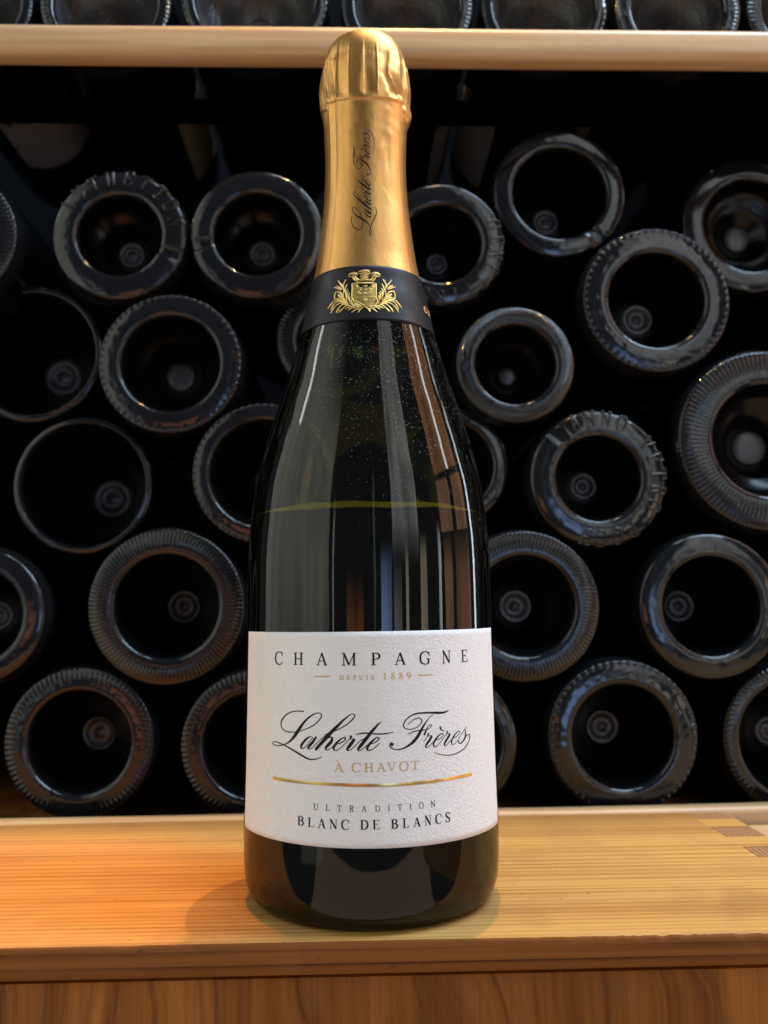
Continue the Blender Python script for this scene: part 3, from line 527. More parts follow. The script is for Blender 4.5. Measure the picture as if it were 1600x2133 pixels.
# roman capitals: strokes as ('l' straight | 'c' curved, [(x, y, weight)]), weight 0 hairline .. 1 stem
def _sf(x0, x1, y): return ('l', [(x0, y, 0), (x1, y, 0)])
_B, _T = 0.018, 0.982
GL = {
    'A': [('l', [(.13, .02, .12), (.49, 1, .12)]), ('l', [(.48, 1, 1), (.86, .02, 1)]), ('l', [(.24, .34, 0), (.73, .34, 0)]), _sf(0, .28, _B), _sf(.68, 1.02, _B)],
    'B': [('l', [(.24, 0, 1), (.24, 1, 1)]), ('c', [(.22, _T, 0), (.55, .98, .15), (.80, .88, .8), (.84, .75, 1), (.74, .6, .6), (.5, .53, .1), (.24, .53, 0)]),
          ('c', [(.5, .53, .1), (.83, .45, .8), (.95, .27, 1), (.82, .08, .7), (.5, _B, .1), (.22, _B, 0)]), _sf(.02, .3, _B), _sf(.02, .3, _T)],
    'C': [('c', [(.94, .72, .1), (.88, .90, .3), (.68, 1, .15), (.48, .99, .15), (.24, .91, .6), (.09, .72, 1), (.06, .5, 1), (.09, .27, 1), (.26, .07, .6), (.54, 0, .15), (.78, .04, .15), (.97, .21, .05)]), ('l', [(.95, .66, 0), (.95, .98, 0)])],
    'D': [('l', [(.22, 0, 1), (.22, 1, 1)]), ('c', [(.2, _T, 0), (.52, .97, .2), (.83, .82, .9), (.94, .5, 1), (.83, .18, .9), (.52, .03, .2), (.2, _B, 0)]), _sf(.02, .3, _B), _sf(.02, .3, _T)],
    'E': [('l', [(.25, 0, 1), (.25, 1, 1)]), _sf(.03, .88, _T), _sf(.25, .68, .52), _sf(.03, .95, _B), ('l', [(.88, 1, .1), (.90, .77, 0)]), ('l', [(.68, .42, 0), (.68, .62, 0)]), ('l', [(.94, .0, .1), (.99, .26, 0)])],
    'G': [('c', [(.93, .72, .1), (.86, .90, .3), (.66, 1, .15), (.46, .99, .15), (.22, .91, .6), (.08, .72, 1), (.06, .5, 1), (.08, .27, 1), (.24, .07, .6), (.52, 0, .15), (.72, .03, .2), (.86, .1, .5)]), ('l', [(.93, .68, 0), (.93, .98, 0)]), ('l', [(.86, .40, 1), (.86, .04, 1)]), _sf(.66, 1.02, .41)],
    'H': [('l', [(.2, 0, 1), (.2, 1, 1)]), ('l', [(.8, 0, 1), (.8, 1, 1)]), _sf(.2, .8, .5), _sf(0, .4, _B), _sf(.6, 1, _B), _sf(0, .4, _T), _sf(.6, 1, _T)],
    'I': [('l', [(.5, 0, 1), (.5, 1, 1)]), _sf(0, 1, _B), _sf(0, 1, _T)],
    'L': [('l', [(.27, 0, 1), (.27, 1, 1)]), _sf(.03, .95, _B), _sf(.03, .52, _T), ('l', [(.93, 0, .1), (.99, .28, 0)])],
    'M': [('l', [(.14, 0, .1), (.14, 1, .1)]), ('l', [(.13, 1, 1), (.5, .03, 1)]), ('l', [(.5, .03, .1), (.86, 1, .1)]), ('l', [(.85, 0, 1), (.85, 1, 1)]), _sf(0, .28, _B), _sf(.71, 1, _B), _sf(0, .18, _T), _sf(.82, 1, _T)],
    'N': [('l', [(.16, 0, .1), (.16, 1, .1)]), ('l', [(.14, 1, 1), (.85, .02, 1)]), ('l', [(.85, 0, .1), (.85, 1, .1)]), _sf(0, .32, _B), _sf(.69, 1, _T), _sf(0, .18, _T)],
    'O': [('c', [(.5, 1, .15), (.2, .91, .6), (.06, .5, 1), (.2, .09, .6), (.5, 0, .15), (.8, .09, .6), (.94, .5, 1), (.8, .91, .6), (.5, 1, .15)])],
    'P': [('l', [(.27, 0, 1), (.27, 1, 1)]), ('c', [(.25, _T, 0), (.6, .97, .2), (.87, .88, .8), (.93, .74, 1), (.86, .58, .8), (.6, .49, .15), (.27, .47, 0)]), _sf(.03, .53, _B), _sf(.03, .3, _T)],
    'R': [('l', [(.24, 0, 1), (.24, 1, 1)]), ('c', [(.22, _T, 0), (.55, .97, .2), (.76, .88, .8), (.81, .75, 1), (.74, .60, .8), (.52, .52, .15), (.24, .5, 0)]), ('l', [(.5, .5, .8), (.9, .02, 1)]), _sf(.02, .45, _B), _sf(.02, .3, _T), _sf(.82, 1.03, _B)],
    'S': [('c', [(.85, .74, 0), (.76, .93, .15), (.5, 1, .15), (.23, .92, .5), (.15, .76, .9), (.3, .6, 1), (.62, .46, 1), (.86, .29, .9), (.80, .09, .5), (.5, 0, .15), (.22, .06, .15), (.1, .28, 0)]), ('l', [(.86, .68, 0), (.85, .99, 0)]), ('l', [(.1, .01, 0), (.1, .34, 0)])],
    'T': [('l', [(.5, 0, 1), (.5, 1, 1)]), _sf(.05, .95, _T), ('l', [(.06, 1, .1), (.02, .75, 0)]), ('l', [(.94, 1, .1), (.98, .75, 0)]), _sf(.24, .76, _B)],
    'U': [('c', [(.2, 1, 1), (.2, .6, 1), (.2, .33, 1), (.28, .1, .7), (.5, 0, .3), (.74, .08, .2), (.83, .33, .1), (.83, .6, .1), (.83, 1, .1)]), _sf(0, .42, _T), _sf(.66, 1, _T)],
    'V': [('l', [(.13, .98, 1), (.5, 0, 1)]), ('l', [(.5, 0, .1), (.86, .98, .1)]), _sf(0, .34, _T), _sf(.68, 1, _T)],
    '1': [('l', [(.55, 0, 1), (.55, 1, 1)]), ('l', [(.55, 1, .2), (.15, .84, 0)]), _sf(.1, 1, _B)],
    '8': [('c', [(.5, 1, .2), (.18, .9, .6), (.15, .7, .8), (.5, .52, .8), (.9, .3, .8), (.84, .08, .6), (.5, 0, .2), (.14, .08, .6), (.1, .3, .8), (.5, .54, .3), (.84, .72, .5), (.8, .92, .4), (.5, 1, .2)])],
    '9': [('c', [(.88, .7, .8), (.8, .92, .5), (.5, 1, .2), (.16, .9, .7), (.1, .68, 1), (.2, .46, .7), (.5, .38, .2), (.82, .5, .4), (.9, .7, 1), (.84, .4, .9), (.64, .14, .5), (.25, 0, .1)])],
}


def letters(bm, items, fn, thick=.125, thin=.042, **kw):
    for ch, x0, x1, z0, z1 in items:
        hh = z1 - z0
        for kind, pts in GL[ch]:
            P = [(x0 + (x1 - x0) * x, z0 + hh * y, hh * (thin + (thick - thin) * wg)) for x, y, wg in pts]
            stroke(bm, P, fn, smooth=(kind == 'c'), cap=False, n=4, **kw)


def pchip(xs, ys):
    xs, ys = np.array(xs, float), np.array(ys, float)
    hh = np.diff(xs); d = np.diff(ys) / hh
    m = np.zeros(len(xs)); m[0], m[-1] = d[0], d[-1]
    for i in range(1, len(xs) - 1):
        if d[i - 1] * d[i] > 0:
            w1, w2 = 2 * hh[i] + hh[i - 1], hh[i] + 2 * hh[i - 1]
            m[i] = (w1 + w2) / (w1 / d[i - 1] + w2 / d[i])

    def f(x):
        x = np.clip(np.asarray(x, float), xs[0], xs[-1])
        i = np.clip(np.searchsorted(xs, x) - 1, 0, len(xs) - 2)
        tt = (x - xs[i]) / hh[i]
        return ((2 * tt ** 3 - 3 * tt ** 2 + 1) * ys[i] + (tt ** 3 - 2 * tt ** 2 + tt) * hh[i] * m[i]
                + (-2 * tt ** 3 + 3 * tt ** 2) * ys[i + 1] + (tt ** 3 - tt ** 2) * hh[i] * m[i + 1])
    return f


def sstep(a, b, x):
    t_ = min(max((x - a) / (b - a), 0.0), 1.0)
    return t_ * t_ * (3 - 2 * t_)


def bumpf(x, c, w_):
    return math.exp(-((x - c) / w_) ** 2)


def grid(rows, close=True):
    """bmesh from rows of points (each row a ring or an arc)"""
    bm = bmesh.new()
    V = [[bm.verts.new(p) for p in r] for r in rows]
    n = len(V[0])
    for a, b in zip(V[:-1], V[1:]):
        for i in range(n if close else n - 1):
            j = (i + 1) % n
            bm.faces.new((a[i], a[j], b[j], b[i]))
    return bm, V


def lathe(prof, seg=128):
    """prof: (radius, z) metres, surface of revolution about Z, angle 0 facing the camera (-Y)"""
    rows = []
    for r, z in prof:
        rows.append([(r * math.sin(2 * math.pi * i / seg), -r * math.cos(2 * math.pi * i / seg), z) for i in range(seg)])
    return grid(rows)[0]


def box(bm, x0, x1, y0, y1, z0, z1):
    v = [bm.verts.new((x, y, z)) for z in (z0, z1) for y in (y0, y1) for x in (x0, x1)]
    for f in ((0, 2, 3, 1), (4, 5, 7, 6), (0, 1, 5, 4), (2, 6, 7, 3), (0, 4, 6, 2), (1, 3, 7, 5)):
        bm.faces.new([v[i] for i in f])


# ------------------------------------------------------------------ setting: alcove of the rack
bm = bmesh.new(); box(bm, -0.75, 0.75, 0.52, 0.54, -0.08, 0.95)
link('back_wall', bm, M['black'], smooth=False, kind='structure')
bm = bmesh.new(); box(bm, -0.75, 0.75, 0.1345, 0.519, -0.030, -0.0085)
link('rack_floor', bm, M['veneer'], smooth=False, kind='structure')


bm = bmesh.new(); box(bm, -0.32, -0.30, 0.1525, 0.519, -0.0084, 0.95)  # added panel, out of view, blocks light entering the rack
link('side_light_block', bm, M['black'], smooth=False, kind='structure')
bm = bmesh.new(); box(bm, 0.29, 0.31, 0.1525, 0.519, -0.0084, 0.95)  # matching added panel, keeps the window from shining between the bottles
link('side_light_block', bm, M['black'], smooth=False, kind='structure')


def rounded_bar(x0, x1, y0, y1, z0, z1, r, yaw=0.0, seg=60):
    """long bar with eased edges and a slightly uneven hand"""
    sec = []
    for cy, cz, a0 in ((y1 - r, z1 - r, 0), (y0 + r, z1 - r, 90), (y0 + r, z0 + r, 180), (y1 - r, z0 + r, 270)):
        for k in range(7):
            a = rad(a0 + 15 * k)
            sec.append((cy + r * math.cos(a), cz + r * math.sin(a)))
    rows = []
    for i in range(seg + 1):
        x = x0 + (x1 - x0) * i / seg
        rows.append([(x, y + yaw * x, z + 0.00012 * math.sin(x * 31 + z * 900)) for y, z in sec])
    bm, V = grid(rows)
    bm.faces.new(V[0][::-1]); bm.faces.new(V[-1])
    bmesh.ops.recalc_face_normals(bm, faces=bm.faces[:])
    return bm


o = link('shelf_bar', rounded_bar(-0.40, 0.40, 0.100, 0.1145, 0.3712, 0.3876, 0.0045), M['beech'])
o['label'] = 'pale beech bar with rounded edges crossing behind the gold cap under the top bottles'; o['category'] = 'wooden bar'; o['group'] = 'wooden bars of the bottle rack'
o = link('shelf_bar', rounded_bar(-0.40, 0.40, 0.1150, 0.1262, -0.024, 0.0012, 0.003, yaw=0.022), M['beech'])
o['label'] = 'pale beech bar along the back edge of the pine shelf, under the lowest bottles'; o['category'] = 'wooden bar'; o['group'] = 'wooden bars of the bottle rack'
o = link('shelf_bar', rounded_bar(-0.299, 0.289, 0.1535, 0.172, 0.3735, 0.3800, 0.002), M['barshade'])
o['label'] = 'rear bar coloured black as shadow, behind the upper beech bar, carrying the top bottles'; o['category'] = 'wooden bar'; o['group'] = 'wooden bars of the bottle rack'

# ------------------------------------------------------------------ the pine crate whose lid is the shelf
crate = empty('wooden_crate', 'weathered pine crate with finger joints, the champagne bottle standing on it', 'crate')
YF, YB, TH = -0.0447, 0.1135, 0.0100
XL, XR = -0.32, 0.151
from mathutils import noise as mnoise


def edge_wear(x):
    a = mnoise.noise(Vector((x * 38, 1.3, 0))) * 0.5 + mnoise.noise(Vector((x * 140, 4.1, 0))) * 0.3
    chip = max(0.0, mnoise.noise(Vector((x * 75, 9.7, 0))) - 0.25)
    right = max(0.0, min(1.0, (x - 0.03) / 0.06))
    return 0.00035 * a, 0.0012 * chip + 0.0022 * right * abs(mnoise.noise(Vector((x * 260, 2.2, 0))))


NX = 520
rows = []
for i in range(NX + 1):
    x = XL + (XR - XL) * i / NX
    wy, ch = edge_wear(x)
    sag = 0.0009 * (x + 0.11) / 0.22 if False else 0.0
    y0 = YF + wy
    yy = [YB, 0.07, 0.03, 0.0, -0.02, -0.035, y0 + 0.0022 + ch, y0 + 0.0009 + ch * 0.6]
    r = [(x, y, 0.0) for y in yy]
    r += [(x, y0 + 0.0002 + ch * 0.25, -0.0004 - ch * 0.5), (x, y0 - 0.0001, -0.0012 - ch), (x, YF + 0.0001, -0.0030 - ch), (x, YF, -TH * 0.6), (x, YF + 0.0002, -TH + 0.0004), (x, YF + 0.0009, -TH), (x, YB, -TH)]
    rows.append(r)
bm, V = grid(rows)
bm.faces.new(V[0][::-1]); bm.faces.new(V[-1])
bmesh.ops.recalc_face_normals(bm, faces=bm.faces[:])
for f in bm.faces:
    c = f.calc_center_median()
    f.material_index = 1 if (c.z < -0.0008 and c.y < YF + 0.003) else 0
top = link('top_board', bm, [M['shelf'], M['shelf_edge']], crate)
# fingers of the comb joint at the right end: long-grain tongues of the lid between end-grain pieces of the crate end
ys = [-0.0447, -0.0285, -0.0125, 0.0035, 0.0195, 0.0356, 0.0511, 0.0677, 0.0845, 0.1005, 0.1135]
for k in range(10):
    bm = bmesh.new()
    g = 0.00030
    if k % 2 == 1:
        box(bm, XR + g, XR + 0.0178, ys[k] + g, ys[k + 1] - g, -0.085, -0.0001)
        link('end_grain_finger', bm, M['crate_end'], crate, smooth=False)
    else:
        box(bm, XR, XR + 0.0177, ys[k] + g, ys[k + 1] - g, -0.0100, 0.0)
        link('lid_finger', bm, M['shelf'], crate, smooth=False)
bm = bmesh.new(); box(bm, -0.32, 0.150, YF + 0.0035, YF + 0.0165, -0.16, -0.0118)
link('front_board', bm, M['veneer'], crate, smooth=False)
bm = bmesh.new(); box(bm, -0.32, 0.1686, 0.097, 0.113, -0.16, -0.0118)
link('back_board', bm, M['veneer'], crate, smooth=False)
# pale counter beyond the end of the crate
bm = bmesh.new(); box(bm, 0.1700, 0.40, -0.20, 0.1130, -0.040, -0.006)
o = link('counter_board', bm, M['beech'], smooth=False)
o['label'] = 'pale board showing beyond the finger-jointed end of the pine crate'; o['category'] = 'board'

# ------------------------------------------------------------------ the champagne bottle
bot = empty('champagne_bottle', 'standing dark green champagne bottle with gold capsule and white label', 'champagne bottle')
PROF = [(35.0, 0.9), (36.2, 0.15), (37.6, 0.0), (39.0, 0.5), (40.6, 1.7), (42.0, 3.7), (43.0, 6.6), (43.55, 11), (43.85, 19), (43.9, 27), (43.6, 45), (43.4, 60), (43.1, 85), (43.0, 100),
        (42.85, 112), (42.5, 121), (41.85, 128.5), (40.3, 140.4), (37.35, 153.3), (33.65, 166.1), (29.45, 179.1), (25.6, 192), (24.1, 197.1), (22.3, 206), (19.8, 215.4), (17.9, 224), (16.2, 236), (14.9, 248), (14.3, 260), (14.3, 275)]
prof_s = np.cumsum([0] + [math.hypot(b[0] - a[0], b[1] - a[1]) for a, b in zip(PROF[:-1], PROF[1:])])
fr_, fz_ = pchip(prof_s, [a[0] for a in PROF]), pchip(prof_s, [a[1] for a in PROF])
ss = np.linspace(0, prof_s[-1], 170)
outer = [(r, z) for r, z in zip(fr_(ss), fz_(ss))]
body_r = pchip([a[1] for a in PROF[2:]], [a[0] for a in PROF[2:]])
punt = [(34.2, 1.6), (33.4, 3.2), (31, 8), (26, 17), (18, 26), (9, 31), (0.3, 32)]
bm = lathe([(r / 1e3, z / 1e3) for r, z in punt[::-1] + outer], 160)
glass = link('glass', bm, M['shell'], bot)
# wine inside, filled to just under the shoulder
WZ = 129.9
wp = [(0.2, 8), (30, 6), (38.5, 7), (40.5, 12)] + [(float(body_r(z)) - 2.6, z) for z in np.linspace(20, WZ, 26)] + [(0.2, WZ)]
wine = link('wine', lathe([(r / 1e3, z / 1e3) for r, z in wp], 128), M['wine'], bot)
rows = []
for k in range(9):
    a = 2 * math.pi * k / 8
    rows.append([])
    for i in range(200):
        th = 2 * math.pi * i / 200
        wid = 0.05 + 0.95 * sstep(0.42, 0.80, math.cos(th)) * (0.75 + 0.25 * math.cos(th * 3 + 0.6))  # thickened towards the front, where the painted glow is meant to show
        tk = wid * 0.00052 + 0.00040 * wid * abs(mnoise.noise(Vector((math.sin(th) * 6, math.cos(th) * 6, 2.0))))
        zz = WZ / 1e3 + 0.0001 + 0.0005 * mnoise.noise(Vector((math.sin(th) * 3, math.cos(th) * 3, 7.0)))
        rr = float(body_r(WZ)) / 1e3 - 0.0016 + tk * math.cos(a)
        rows[-1].append((rr * math.sin(th), -rr * math.cos(th), zz + 2.0 * tk * math.sin(a)))
link('meniscus_glow', grid(rows)[0], M['meniscus_glow'], wine)

# front label
R0 = 43.5


def on_label(s, z, h):
    r = (float(body_r(z)) + 0.16 + h) / 1e3
    a = s / R0
    return Vector((r * math.sin(a), -r * math.cos(a), z / 1e3))


rows = []
for j in range(41):
    v = j / 40
    r = []
    for i in range(121):
        u = i / 120
        s = -55.4 + 110.6 * u
        z0 = 25.75 + 0.3 * (0.5 - u)
        z1 = 90.0 + 0.45 * u
        r.append(on_label(s, z0 + (z1 - z0) * v, 0.0))
    rows.append(r)
# paper edge turned in to the glass
n_ = len(rows[0])
rows = [[on_label(-55.4 + 110.6 * i / 120, 25.75 + 0.3 * (0.5 - i / 120), -0.17) for i in range(121)]] + rows + [[on_label(-55.4 + 110.6 * i / 120, 90.0 + 0.45 * i / 120, -0.17) for i in range(121)]]
label = link('label', grid(rows, close=False)[0], M['paper'], bot)


def lettering(name, items, mat, parent, fn=on_label, **kw):
    bm = bmesh.new()
    letters(bm, items, fn, **kw)
    return link(name, bm, mat, parent, smooth=False)


H0 = dict(h0=0.03)
lettering('printed_word', CHAMP, M['ink'], label, thick=.17, thin=.07)['label'] = 'CHAMPAGNE in spaced black capitals'
bm = bmesh.new()
letters(bm, DEPUIS, on_label, thick=.17, thin=.09)
for d in DASH:
    stroke(bm, [(*d[0], .38), (*d[1], .38)], on_label, smooth=False)
link('printed_word', bm, M['goldprint'], label, smooth=False)['label'] = 'DEPUIS 1889 in small gold capitals between two dashes'
bm = bmesh.new()
for s_ in SCRIPT:
    stroke(bm, [(a_, b_, max(c_ * 1.18, 0.20)) for a_, b_, c_ in s_], on_label)
link('printed_word', bm, M['ink'], label, smooth=False)['label'] = 'Laherte Frères in black copperplate script'
bm = bmesh.new()
letters(bm, CHAVOT, on_label, thick=.15, thin=.065)
stroke(bm, [(*ACCENT[0], .34), (*ACCENT[1], .12)], on_label, smooth=False)
link('printed_word', bm, M['goldprint'], label, smooth=False)['label'] = 'À CHAVOT in gold capitals'
bm = bmesh.new()
stroke(bm, [(*q, 1.0) for q in GOLDLINE], on_label, n=12, cap=False, ridge=0.02)
link('gold_line', bm, M['hotfoil'], label)
lettering('printed_word', ULTRA, M['ink'], label, thick=.135, thin=.07)['label'] = 'ULTRADITION in small thin black capitals'
lettering('printed_word', BLANC, M['ink'], label, thick=.19, thin=.055)['label'] = 'BLANC DE BLANCS in bold black capitals'

# gold capsule
CAPP = [(20.12, 214.6), (18.35, 223), (16.6, 236), (15.3, 248), (14.85, 260), (15.0, 269), (15.5, 278), (15.9, 284.5), (16.1, 290), (16.1, 295), (15.85, 299), (15.2, 302.6), (14.2, 305.8), (12.9, 308.2), (11.2, 309.7), (9.2, 310.4), (5, 310.7), (0.2, 310.75)]
cs = np.cumsum([0] + [math.hypot(b[0] - a[0], b[1] - a[1]) for a, b in zip(CAPP[:-1], CAPP[1:])])
cfr, cfz = pchip(cs, [a[0] for a in CAPP]), pchip(cs, [a[1] for a in CAPP])
cap_r = pchip([a[1] for a in CAPP], [a[0] for a in CAPP])


CREASE = [-180, -158, -131, -104, -84, -64, -54.5, -41.3, -22, -3.6, 14.4, 32, 49.5, 66, 84, 104, 128, 152, 180]
DEPTH = [.7, .6, .8, .7, .65, .7, .65, .6, .40, .55, .8, 1.05, .85, .7, .7, .6, .8, .6]


def foil(thd, z):
    """radial offset in mm of the crumpled foil at angle thd (degrees) and height z (mm)"""
    r = 0.0
    if z > 252:
        t_ = thd
        # S-shaped fold at the right: the creases lean outward as they come down
        t_ -= (14 * (1 - sstep(282.5, 291, z)) - 3.5 * bumpf(z, 292, 4)) * sstep(15, 30, thd) * (1 - sstep(49, 64, thd))
        if thd < -45:
            t_ = thd + 4 * math.sin((z - 290) / 5.0)
        zs_ = z - 1.6 * (abs(thd + 2) / 45.0) ** 1.5 if abs(thd) < 60 else z - 2.0 * math.sin(rad(thd) * 3)
        env = sstep(280.2, 283.5, zs_) * (1 - sstep(298, 304, z))
        for k in range(18):
            a, b = CREASE[k], CREASE[k + 1]
            if a <= t_ < b or (k == 17 and t_ >= b) or (k == 0 and t_ < a):
                u = min(max((t_ - a) / (b - a), 0), 1)
                skew = u ** (0.60 if k % 2 else 1.6)
                r -= DEPTH[k] * math.sin(math.pi * skew) * env * (0.45 + 0.75 * (1 - sstep(283, 294, zs_)))
                r += 0.22 * (math.exp(-(min(u, 1 - u) * (b - a) / 1.0) ** 2)) * env
                break
        # wire hood: the foil steps in below it
        r += 0.50 * sstep(279.3, 280.4, zs_) * (1 - sstep(288, 300, z))
        r += 0.12 * mnoise.noise(Vector((thd * 0.06, z * 0.30, 0.0))) * sstep(256, 268, z) * (1 - sstep(300, 308, z))
    # twisted wire loop lumps at the right and left silhouettes
    r += 0.95 * bumpf(thd, 82, 13) * bumpf(z, 280.0, 3.4) + 0.7 * bumpf(thd, 76, 9) * bumpf(z, 290, 4.0) + 0.4 * bumpf(thd, 97, 12) * bumpf(z, 296, 4)
    r += 0.5 * bumpf(thd, -82, 16) * bumpf(z, 290, 8) + 0.5 * bumpf(thd, -75, 10) * bumpf(z, 281, 4)
    # vertical seam ridges running down the neck
    for c, A_, w_ in ((-42.5, .26, 1.7), (-47, -.22, 4.0), (-58, .2, 2.6), (-31, -.10, 5)):
        r += A_ * bumpf(thd, c + 2.0 * math.sin(z / 11.0) * sstep(262, 280, z), w_) * (0.25 + 0.75 * sstep(240, 276, z)) * (1 - sstep(303, 310, z))
    # overlap of the foil at the right
    r += 0.38 * (1 - sstep(53.6, 54.6, thd)) * bumpf(z, 255, 60)
    if thd > 54.8:
        r += 0.045 * math.sin(z * 2 * math.pi / 0.95) * (1 - sstep(272, 280, z))
    # dents beside the lettering
    r += -0.16 * bumpf(thd, 27, 5) * bumpf(z, 266, 3.0) + 0.15 * bumpf(thd, 19, 4) * bumpf(z, 261, 4) - 0.14 * bumpf(thd, 31, 4) * bumpf(z, 258, 5)
    r += 0.05 * mnoise.noise(Vector((thd * 0.035, z * 0.07, 5.0)))
    return r


def cap_pt(thd, r0, z):
    fall = min(1.0, r0 / 12.0)
    r = (r0 + foil(thd, z) * fall) / 1e3
    a = rad(thd)
    return (r * math.sin(a), -r * math.cos(a), z / 1e3)


NS = 420
th_list = []
for i in range(440):
    # denser in front
    u = i / 440
    th_list.append(-180 + 360 * u)
rows = []
for s in np.linspace(0, cs[-1], NS):
    r0, z0 = float(cfr(s)), float(cfz(s))
    rows.append([cap_pt(td, r0, z0) for td in th_list])
# turned-in rim at the bottom
rows = [[(p[0] * 0.985, p[1] * 0.985, p[2]) for p in rows[0]]] + rows
capsule = link('capsule', grid(rows)[0], M['foil'], bot)


def on_cap(s, z, h):
    r0 = float(cap_r(z))
    thd = math.degrees(s / 15.0)
    r = (r0 + foil(thd, z) + 0.02 + h) / 1e3
    a = rad(thd)
    return Vector((r * math.sin(a), -r * math.cos(a), z / 1e3))


# the same signature reading upwards along the neck
bm = bmesh.new()
allp = np.array([q for s_ in SCRIPT for q in s_])
smin, smax = allp[:, 0].min(), allp[:, 0].max()
NECK_Z0, NECK_Z1 = 228.0, 268.2
zmin, zmax = allp[:, 1].min(), allp[:, 1].max()
for s_ in SCRIPT:
    P = []
    for s, z, wd in s_:
        k = (NECK_Z1 - NECK_Z0) / (smax - smin)
        P.append((3.0 - (z - zmin) * 8.0 / (zmax - zmin), NECK_Z0 + (s - smin) * k, max(wd * k * 1.15, 0.15)))
    stroke(bm, P, on_cap, h0=0.02)
link('printed_word', bm, M['neckink'], capsule, smooth=False)['label'] = 'Laherte Frères in dark script running up the neck'
# tiny embossed slashes round the top of the cap
bm = bmesh.new()
for k in range(34):
    td = -60 + 150 * k / 33
    z = 298.8 + 0.5 * math.sin(k * 1.7)
    s0 = rad(td) * 15
    stroke(bm, [(s0, z - 0.7, .16), (s0 + 0.5, z + 0.5 + 0.3 * math.sin(k * 2.3), .22)], on_cap, smooth=False, ridge=0.09, h0=0.0)
link('embossing', bm, M['foil'], capsule, kind='stuff')

# black collar with the gold crest
COL = [(22.62, 194.9), (22.35, 206), (20.2, 214.9), (19.75, 216.1)]
col_r = pchip([195.2, 200, 206, 211, 216.0], [float(body_r(195.2)) + .26, float(body_r(200)) + .28, float(body_r(206)) + .3, float(body_r(211)) + .34, 20.12 + .22])


def on_collar(s, z, h):
    r = (float(col_r(z)) + h) / 1e3
    a = s / 20.0
    return Vector((r * math.sin(a), -r * math.cos(a), z / 1e3))


rows = []
zs = [195.2] + list(np.linspace(195.2, 216.0, 24)) + [216.0]
for j, z in enumerate(zs):
    off = -0.25 if j in (0, len(zs) - 1) else 0.05 * mnoise.noise(Vector((0, 0, z)))
    rows.append([on_collar(20.0 * (2 * math.pi * i / 180), z, off + 0.05 * mnoise.noise(Vector((math.sin(i / 28.6) * 3, math.cos(i / 28.6) * 3, z * 0.15)))) for i in range(180)])
collar = link('collar', grid(rows)[0], M['collar'], bot)
bm = bmesh.new()
cx_ = sum(p_[0] for p_ in SHIELD) / len(SHIELD); cz_ = sum(p_[1] for p_ in SHIELD) / len(SHIELD)
rings = []
for k, (f_, hh_) in enumerate(((1.0, 0.02), (0.97, 0.14), (0.6, 0.15), (0.25, 0.15))):
    rings.append([bm.verts.new(on_collar(cx_ + (s - cx_) * f_, cz_ + (z - cz_) * f_, hh_)) for s, z in SHIELD])
for a, b in zip(rings[:-1], rings[1:]):
    for i in range(len(a)):
        j = (i + 1) % len(a)
        bm.faces.new((a[i], a[j], b[j], b[i]))
bm.faces.new(rings[-1])
crest = link('crest_shield', bm, M['crestfield'], collar, smooth=False)
bm = bmesh.new()
for s_ in SHEDGE:
    stroke(bm, s_, on_collar, smooth=False, ridge=0.12, h0=0.12)
for s_ in SHDET:
    stroke(bm, s_, on_collar, ridge=0.10, h0=0.12, n=4)
link('crest_relief', bm, M['crest'], collar)
bm = bmesh.new()
for s_ in CROWN:
    stroke(bm, s_, on_collar, ridge=0.20, h0=0.03, n=5)
link('crest_crown', bm, M['crest'], collar)
bm = bmesh.new()
for s_ in WREATH:
    stroke(bm, s_, on_collar, ridge=0.17, h0=0.02, n=5)
link('crest_wreath', bm, M['crest'], collar)
bm = bmesh.new()
letters(bm, [('C', 21.2, 22.6, 202.2, 204.6), ('L', 23.3, 24.6, 202.2, 204.6), ('A', 25.3, 26.9, 202.2, 204.6)], on_collar, thick=.2, thin=.1, ridge=0.05)
link('printed_word', bm, M['crest'], collar, smooth=False)['label'] = 'gold lettering at the right edge of the collar'

# lint and dust on the shoulder: tiny flecks and curled fibres lying on the glass
bm = bmesh.new()


def on_glass(s, z, h):
    r = (float(body_r(z)) + 0.02 + h) / 1e3
    a = s / 40.0
    return Vector((r * math.sin(a), -r * math.cos(a), z / 1e3))


def dust_ang():
    return rng.normal(12, 30) if rng.rand() < 0.7 else rng.uniform(30, 85)


for k in range(4600):
    z = 118 + 76 * (rng.beta(2.4, 1.25))
    a = dust_ang()
    if a < -75 or a > 88:
        continue
    s = rad(a) * 40
    if mnoise.noise(Vector((a * 0.055, z * 0.09, 3.0))) + 0.5 * mnoise.noise(Vector((a * 0.2, z * 0.3, 8.0))) < rng.uniform(-0.7, 0.35):
        continue
    q = rng.rand()
    f = 40.0 / max(float(body_r(z)), 1)
    if q < 0.988:
        d = 0.05 + 0.12 * rng.rand() ** 4
        an = rng.uniform(0, 6.3)
        e = d * rng.uniform(0.5, 1.0)
        vs = [bm.verts.new(on_glass(s + f * (d * math.cos(an + t_) if i % 2 == 0 else e * math.cos(an + t_)), z + (d if i % 2 == 0 else e) * math.sin(an + t_), 0.01 + 0.05 * (i == 1))) for i, t_ in enumerate((0, 1.6, 3.1, 4.7))]
        bm.faces.new(vs)
    else:
        an = rng.uniform(0, 6.3); cu = rng.uniform(-3, 3); L = rng.uniform(0.25, 0.9)
        pts = []
        for i in range(5):
            pts.append((s, z, 0.07))
            s += f * L / 4 * math.cos(an); z += L / 4 * math.sin(an); an += cu / 4
        stroke(bm, pts, on_glass, n=2, h0=0.03)
link('dust', bm, M['dust'], glass, smooth=False, kind='stuff')

